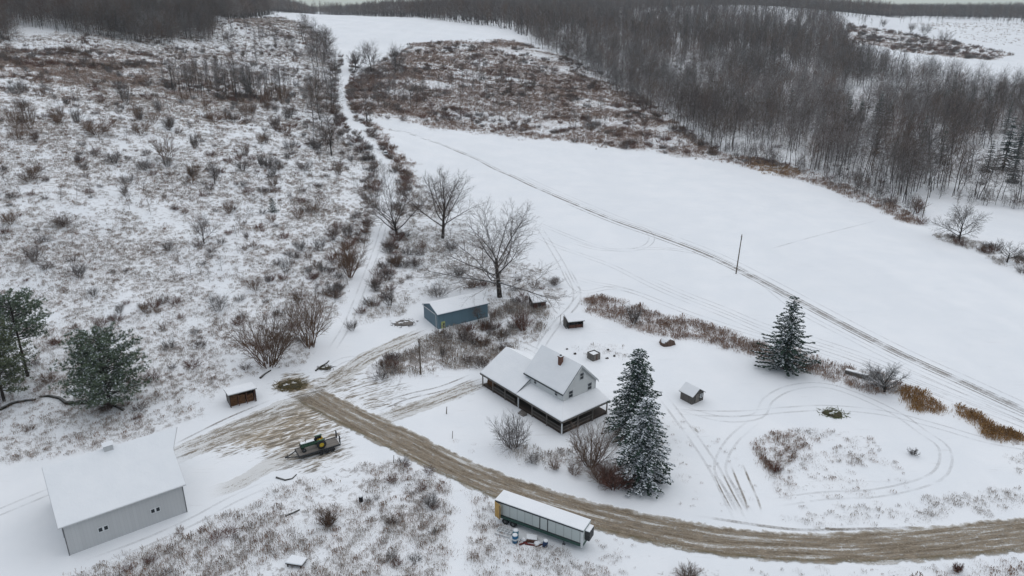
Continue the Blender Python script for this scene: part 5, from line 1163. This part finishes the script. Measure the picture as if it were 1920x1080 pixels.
# far hills
r = np.random.default_rng(91); n = 42000
yy = np.sqrt(r.uniform(1000 ** 2, 2700 ** 2, n)); xs = r.uniform(-.42, .86, n) * yy
uu, vv, _ = project(xs, yy, ground_z(xs, yy))
open_ = inpoly(xs, yy, wpoly([(1560, 33), (1700, 33), (1920, 42), (2200, 44), (2200, 205), (1925, 180), (1800, 160), (1700, 140), (1600, 112), (1576, 64)])) | inpoly(xs, yy, wpoly([(300, 26), (560, 25), (700, 31), (860, 38), (960, 56), (992, 80), (760, 82), (560, 40)])) | inpoly(xs, yy, ZW['wood'])
open_ |= (fbm(xs, yy, 260, 12, 2) > .68) & (yy > 1500)
xs, yy = xs[~open_], yy[~open_]
scatter('distant_woodland', 'blue grey wooded hills along the horizon', np.stack([xs, yy, ground_z(xs, yy) - .3], 1), r.uniform(.8, 1.3, len(xs)), FAR, 5, 'woodland')
# tree rows on the far right slope
P = []
for (a, b, c, d, k) in ((1790, 38, 1925, 46, 26), (1690, 43, 1760, 47, 8), (1600, 44, 1640, 48, 9)):
    for t in np.linspace(0, 1, k): P.append((a + (c - a) * t, b + (d - b) * t))
q = pg([p[0] for p in P], [p[1] for p in P]); q[:, :2] += r.normal(0, 9, (len(q), 2)); q[:, 2] = ground_z(q[:, 0], q[:, 1])
scatter('far_hedgerow_trees', 'rows of tiny trees between the far white fields', q, r.uniform(.45, .8, len(q)), FAR, 6, 'hedgerow')

# ------------------------------------------------------------------ dead weeds
def m_weed(name, c, c2, snow=.25):
    t = NT(name); inf = t.n('ObjectInfo'); g = t.n('NewGeometry'); w = t.noise(g.outputs['Position'], 4.0, 2); w2 = t.noise(g.outputs['Position'], .12, 3)
    col = t.mix(t.math('ADD', t.math('MULTIPLY', inf.outputs['Random'], .6), t.math('MULTIPLY', w2, .4)), c, c2)
    sn = t.math('MULTIPLY', t.step(w, .52, .62), snow)
    return t.done(t.mix(sn, col, SNOW), .9, spec=.05)
W_GREY = m_weed('grey_weed', (.165, .125, .096), (.39, .315, .25), .85); W_BROWN = m_weed('brown_weed', (.145, .078, .048), (.33, .205, .135), .4); W_RUST = m_weed('orange_grass', (.24, .13, .045), (.40, .235, .09), .15); W_OLIVE = m_weed('olive_weed', (.06, .06, .035), (.12, .105, .06), .3)
def tuft(seed, n, rad, h, wdt, lean, mat, heads=False):
    r = np.random.default_rng(seed); V = []
    for k in range(n):
        a = r.uniform(0, 6.28); q = rad * math.sqrt(r.uniform()); b = np.array([math.cos(a) * q, math.sin(a) * q, -.05]); ln = abs(r.normal(0, lean)); a2 = a + r.normal(0, .8)
        hh = h * r.uniform(.55, 1.1) * (1 - .35 * q / rad); d = np.array([math.cos(a2) * math.sin(ln), math.sin(a2) * math.sin(ln), math.cos(ln)])
        w = np.array([-math.sin(a2 + k), math.cos(a2 + k), 0]) * wdt
        V += [[b - w * .6, b + w * .6, b + d * hh * .6 + w * .5, b + d * hh * .6 - w * .5]]
        tip = b + d * hh
        hw = 2.2 if heads else .9
        V += [[b + d * hh * .5 - w * .5, b + d * hh * .78 - w * hw, tip, b + d * hh * .78 + w * hw]]
    V = np.array(V).reshape(-1, 3); return np_mesh('weed_tuft', V, np.arange(len(V)).reshape(-1, 4), mat)
def tuft_set(mat, s, h=1.0, wdt=.028): return [tuft(s + k, n, rad, h * hh, wdt, ln, mat, k % 2 == 0) for k, (n, rad, hh, ln) in enumerate([(20, .8, .95, .30), (28, 1.25, .75, .4), (13, .4, 1.15, .22), (34, 1.7, .62, .45)])]
G_SET, B_SET, R_SET = tuft_set(W_GREY, 1), tuft_set(W_BROWN, 20, 1.05), tuft_set(W_RUST, 40, 1.15, .04); X_SET = G_SET + B_SET[:2]
zones = {'hill': ('hillside_weeds', 'dead grey weeds over the snowy hillside', X_SET, 1.0, .66), 'trees': ('bank_weeds', 'dead weeds round the big bare trees', G_SET, 1.0, 1.0), 'yard': ('thicket_weeds', 'dead weeds between blue garage and house', G_SET, 2.6, 1.35), 'belt': ('field_edge_weeds', 'brown dead weeds along the field edge', B_SET, 3.0, 1.1), 'lowleft': ('slope_weeds', 'dead weeds on the slope below the yard', X_SET, 4.5, .8), 'lowmid': ('trailer_weeds', 'dead weeds round the box trailer', X_SET, 2.4, .7), 'lowright': ('bottom_weeds', 'dark dead weeds below the road', B_SET, 2.2, 1.0), 'lowfar': ('corner_weeds', 'dead weeds at the lower right corner', B_SET, 2.2, .9), 'island': ('triangle_weeds', 'thin dead weeds on the snowy triangle', X_SET, 2.2, .65), 'verge': ('verge_weeds', 'thin dead weeds along the road verge', G_SET, 2.2, .6), 'corner': ('bend_weeds', 'thin dead weeds at the right edge', G_SET, 1.0, .7), 'mid': ('slope_scrub', 'brown dead weeds on the middle slope', B_SET, .9, 1.25), 'farscrub': ('far_scrub', 'brown scrub on the far slope', B_SET, .10, 2.4), 'fartop': ('far_grass', 'thin brown grass on the far fields', B_SET, .02, 1.8), 'rightbelt': ('hedge_weeds', 'dead weeds in the hedge strip at the right', G_SET, 1.3, 1.1), 'front': ('lawn_weeds', 'dead weeds between house lawn and road', G_SET, 2.0, .9), 'back': ('garden_weeds', 'dead plants in the garden behind the house', G_SET, .7, .9), 'rust1': ('orange_grass', 'orange dead grass patch below the apple tree', R_SET, 5.0, 1.0), 'rust2': ('orange_grass', 'orange dead grass strip at the right edge', R_SET, 5.0, 1.0), 'rust3': ('orange_grass', 'orange grass patch at the wood edge', R_SET, 1.0, 1.1), 'midleft': ('lane_scrub', 'dark brown growth right of the upper lane', B_SET, .8, 1.2), 'lanestrip': ('lane_weeds', 'brown weeds between climbing lane and field', B_SET, 1.3, 1.1), 'lawn': ('lawn_tufts', 'sparse weed tufts poking through the lawn snow', X_SET, .35, .42), 'roadside': ('roadside_tufts', 'sparse weed tufts poking through the snow below the road', X_SET, .9, .5), 'yardside': ('yard_tufts', 'sparse stubble poking through the yard snow', X_SET, .30, .42), 'tip': ('triangle_tip_weeds', 'dense pinkish brown weeds at the left tip of the snowy triangle', B_SET, 4.5, .8), 'rusttop': ('hilltop_grass', 'rusty brown dead grass near the top of the hillside', B_SET, .5, 1.3), 'aspen': ('stand_weeds', 'brown growth under the young stand', B_SET, .5, 1.2)}
nt_ = 0
for zi, (k, (nm, lab, pro, dens, sc)) in enumerate(zones.items()):
    W = ZW[k]; x0, x1, y0, y1 = W[:, 0].min(), W[:, 0].max(), W[:, 1].min(), W[:, 1].max(); r = np.random.default_rng(500 + zi)
    n = int((x1 - x0) * (y1 - y0) * dens)
    if k == 'hill': n = int(n * 3.3)
    x = r.uniform(x0, x1, n); y = r.uniform(y0, y1, n)
    q_ = np.clip(np.hypot(x, y) / 160, .8, 4); jx = x + q_ * (3.0 * (vnoise(x / q_, y / q_, 6, 91) - .5) + 2.4 * (vnoise(x, y, 2.2, 93) - .5)); jy = y + q_ * (3.0 * (vnoise(x / q_, y / q_, 6, 92) - .5) + 2.4 * (vnoise(x, y, 2.2, 94) - .5)) + (q_ > 1.8) * r.normal(0, 3, len(x))
    m = inpoly(jx, jy, W); x, y = x[m], y[m]
    cl = fbm(x, y, 3.6, 61, 3); big_ = fbm(x, y, 26, 62, 3)
    pr_ = sstep(.30, .66, cl * .5 + big_ * .5) * (1.0 if k in ('belt', 'yard', 'rust1', 'rust2', 'lowright') else .9)
    if k == 'mid': pr_ = sstep(.33, .55, .5 * fbm(x + y * .4, y * 1.8 - x * .5, 30, 64, 4) + .5 * big_)
    if k in ('belt', 'rust1', 'rust2', 'rust3', 'front'): pr_ = .35 + .65 * pr_
    d = np.hypot(x, y)
    if k == 'hill': pr_ = pr_ * np.clip(230 / d, .3, 1)
    pr_ = pr_ * lane_clear(x, y)
    hx_, hy_ = x - hx, y - hy; lx = hx_ * math.cos(HA) + hy_ * math.sin(HA); ly = -hx_ * math.sin(HA) + hy_ * math.cos(HA); pr_[(lx > -1) & (lx < 12.5) & (ly > -1) & (ly < 24.5)] = 0
    gx_, gy_ = x - gx, y - gy; lx = gx_ * math.cos(GA) + gy_ * math.sin(GA); ly = -gx_ * math.sin(GA) + gy_ * math.cos(GA); pr_[(lx > -.8) & (lx < 14) & (ly > -.6) & (ly < 8.4)] = 0
    bx_, by_ = x - bx, y - by; lx = bx_ * math.cos(BA) + by_ * math.sin(BA); ly = -bx_ * math.sin(BA) + by_ * math.cos(BA); pr_[(lx > -1) & (lx < 17) & (ly > -1) & (ly < 16.5)] = 0
    tx_, ty_ = x - tx, y - ty; lx = tx_ * math.cos(TA) + ty_ * math.sin(TA); ly = -tx_ * math.sin(TA) + ty_ * math.cos(TA); pr_[(lx > -.4) & (lx < 15) & (ly > -.2) & (ly < 3)] = 0
    m = r.uniform(0, 1, len(x)) < pr_; x, y = x[m], y[m]
    s = sc * r.uniform(.6, 1.25, len(x)); 
    if k == 'hill': s *= 1 + .35 * np.clip((np.hypot(x, y) - 180) / 250, 0, 1)
    nt_ += len(x)
    scatter(nm, lab, np.stack([x, y, ground_z(x, y)], 1), s, pro, 600 + zi, 'weeds')
print('tufts', nt_)
# low brush clumps scattered through the scrub (each far too small and tangled to count)
BR = [shrub_mesh('brush', 400 + k, 2.4, 3.4, 12, mt, .03, 4, .8) for k, mt in enumerate([T_BROWN, T_SHRUB, T_WOOD, T_RED])]
P = []; r = np.random.default_rng(17)
for k, n in (('mid', 2600), ('hill', 4300), ('trees', 140), ('yard', 110), ('belt', 60), ('lowleft', 60), ('farscrub', 900), ('rightbelt', 60), ('aspen', 160), ('ridge', 500), ('midleft', 300), ('lanestrip', 110), ([(604, 66), (626, 112), (634, 165), (636, 205), (640, 250), (618, 286), (600, 262), (598, 200), (606, 150), (590, 100)], 260), ([(672, 232), (700, 300), (722, 350), (745, 340), (720, 290), (690, 228)], 60), ([(0, 88), (250, 92), (330, 120), (200, 135), (0, 130)], 420), ('wood', 3000)):
    x, y = sample(k, n * 2, 700 + n); kk = k if isinstance(k, str) else 'line'; pr_ = sstep(.42, .66, fbm(x, y, 14, 71, 3)) * lane_clear(x, y); m = r.uniform(0, 1, len(x)) < pr_; x, y = x[m][:n], y[m][:n]
    P.append(np.stack([x, y, ground_z(x, y), r.uniform(.45, 1.25, len(x)) * {'mid': 1.25, 'farscrub': 1.8, 'lowleft': .6, 'belt': .7, 'hill': .85}.get(kk, .95)], 1))
LU = LANEW['uphill'][0]; TT = np.gradient(LU, axis=0); TT /= np.linalg.norm(TT, axis=1)[:, None]; NN = np.stack([-TT[:, 1], TT[:, 0]], 1)
ii = r.integers(8, len(LU) - 12, 420); oo = r.choice((-1, 1), 420) * (3.2 + np.abs(r.normal(0, 3.2, 420))); q = LU[ii] + NN[ii] * oo[:, None] + r.normal(0, .8, (420, 2)); uq, vq, _ = project(q[:, 0], q[:, 1], ground_z(q[:, 0], q[:, 1])); q = q[(vq < 600) & (lane_clear(q[:, 0], q[:, 1]) > .5)]
P.append(np.stack([q[:, 0], q[:, 1], ground_z(q[:, 0], q[:, 1]), r.uniform(.55, 1.35, len(q))], 1))
P = np.vstack(P); scatter('brush', 'tangled low brush through the weeds', P[:, :3], P[:, 3], BR, 18, 'brush')

r = random.Random(23)
x, y = sample('hill', 9000, 808); m = (lane_clear(x, y) > .9) & (y > 150); x, y = x[m], y[m]; uu, vv, dd = project(x, y, ground_z(x, y))
done = 0
for k in range(len(x)):
    if done >= 130: break
    if not (-5 < uu[k] < 660 and 90 < vv[k] < 620) or r.random() > (1.0 if 150 < vv[k] < 340 else .3): continue
    q = r.uniform(.35, .85) * (1.1 if vv[k] < 340 else .8); wv = r.uniform(.7, 1.15); done += 1
    put('shrub', [SHR[r.randrange(6)]], (x[k], y[k], float(ground_z(x[k], y[k])) - .1), 'leafless shrub scattered on the weedy hillside left of the climbing lane', 'shrub', 'shrubs on the weedy hillside', r.uniform(0, 6), (q * wv, q * wv, q))
# heaps
def heap(name, u, v, r_, h_, mat, stickm, label, cat, seed, n=60):
    P = pg1(u, v); o = dome_rock('core', P, r_, h_, mat, seed, .8); t = tag(empty(name, P), label, cat); o.parent = t; o.location = (0, 0, -.05)
    g = random.Random(seed); L = []
    for k in range(n):
        a = g.uniform(0, 6.28); q = r_ * math.sqrt(g.random()) * 1.45; z = h_ * max(.1, 1 - (q / r_) ** 2) * g.uniform(.3, 1.1); b = g.uniform(0, 6.28); l = g.uniform(.4, 1.1); e = g.uniform(-.1, .35)
        L.append(([(math.cos(a) * q, math.sin(a) * q * .8, z), (math.cos(a) * q + math.cos(b) * l, math.sin(a) * q * .8 + math.sin(b) * l, max(.03, z + e * l))], [.05, .03], 0))
    c = link(bpy.data.objects.new('sticks', np_mesh('sticks', *tubes(L, (4,)), stickm)), t); return t
heap('brush_heap', 545, 722, 2.3, .42, M_MOSS, m_leaf('olive_brown_stems', (.13, .10, .045)), 'flattened olive brown brush heap at the head of the muddy junction', 'heap', 61, 420)
heap('brush_heap', 1562, 776, 1.8, .35, M_MOSS, m_leaf('olive_stems', (.09, .10, .04)), 'small olive green cuttings heap alone on the looping tracks', 'heap', 62, 110)
heap('brush_heap', 757, 606, 2.2, .4, M_GREYWOOD, T_SHRUB, 'snowy stick heap left of the blue garage door', 'heap', 63, 90)
heap('brush_heap', 610, 690, 1.2, .35, M_MOSS, T_SHRUB, 'small dark stick heap beside the log above the junction', 'heap', 64, 50)
p = pg1(1583, 701); fe = tag(empty('feed_trough', p, R(-38)), 'long low wooden trough heaped with snow in the brown field edge', 'trough')
MB().box(0, 4.4, 0, .9, .25, .8).build('trough_body', M_GREYWOOD, fe); MB().box(.03, 4.37, .03, .87, .801, 1.0).build('snow_fill', M_SNOW, fe, .08)
for x in (.2, 4.1): MB().box(x, x + .1, .05, .85, -.1, .249).build('leg', M_GREYWOOD, fe)

for k, (u, v) in enumerate([(1063, 655), (1078, 664), (1138, 672), (1152, 668), (1140, 656)]):
    o = dome_rock('stump', pg1(u, v), .26 + .05 * (k % 3), .4 + .1 * (k % 2), M_DARKWOOD, 90 + k, .62); tag(o, 'small dark stump with a snow cap in the garden behind the farmhouse', 'stump', 'stumps in the back garden')

# thin whips and saplings tangled over the upper hillside, and growth along the foot of the wood
r = np.random.default_rng(29); P = []
for k, n, a, b in (('hill', 900, .22, .55), ([(1230, 238), (1330, 284), (1420, 302), (1560, 334), (1650, 374), (1740, 418), (1745, 400), (1660, 352), (1560, 312), (1420, 280), (1330, 262)], 260, .25, .6), ([(1752, 372), (1920, 392), (2050, 405), (2050, 385), (1920, 372), (1760, 356)], 90, .25, .55), ([(960, 60), (1060, 112), (1240, 225), (1260, 215), (1080, 100), (990, 55)], 160, .3, .7)):
    x, y = sample(k, n * 14, 900 + n); m = (lane_clear(x, y) > .8) & (fbm(x, y, 20, 72, 3) > .42) & (y > 165); x, y = x[m][:n], y[m][:n]
    P.append(np.stack([x, y, ground_z(x, y) - .1, r.uniform(a, b, len(x))], 1))
P = np.vstack(P); scatter('sapling_thicket', 'thin saplings tangled through the hillside weeds and the wood edge', P[:, :3], P[:, 3], PROT1['small'], 31, 'saplings')
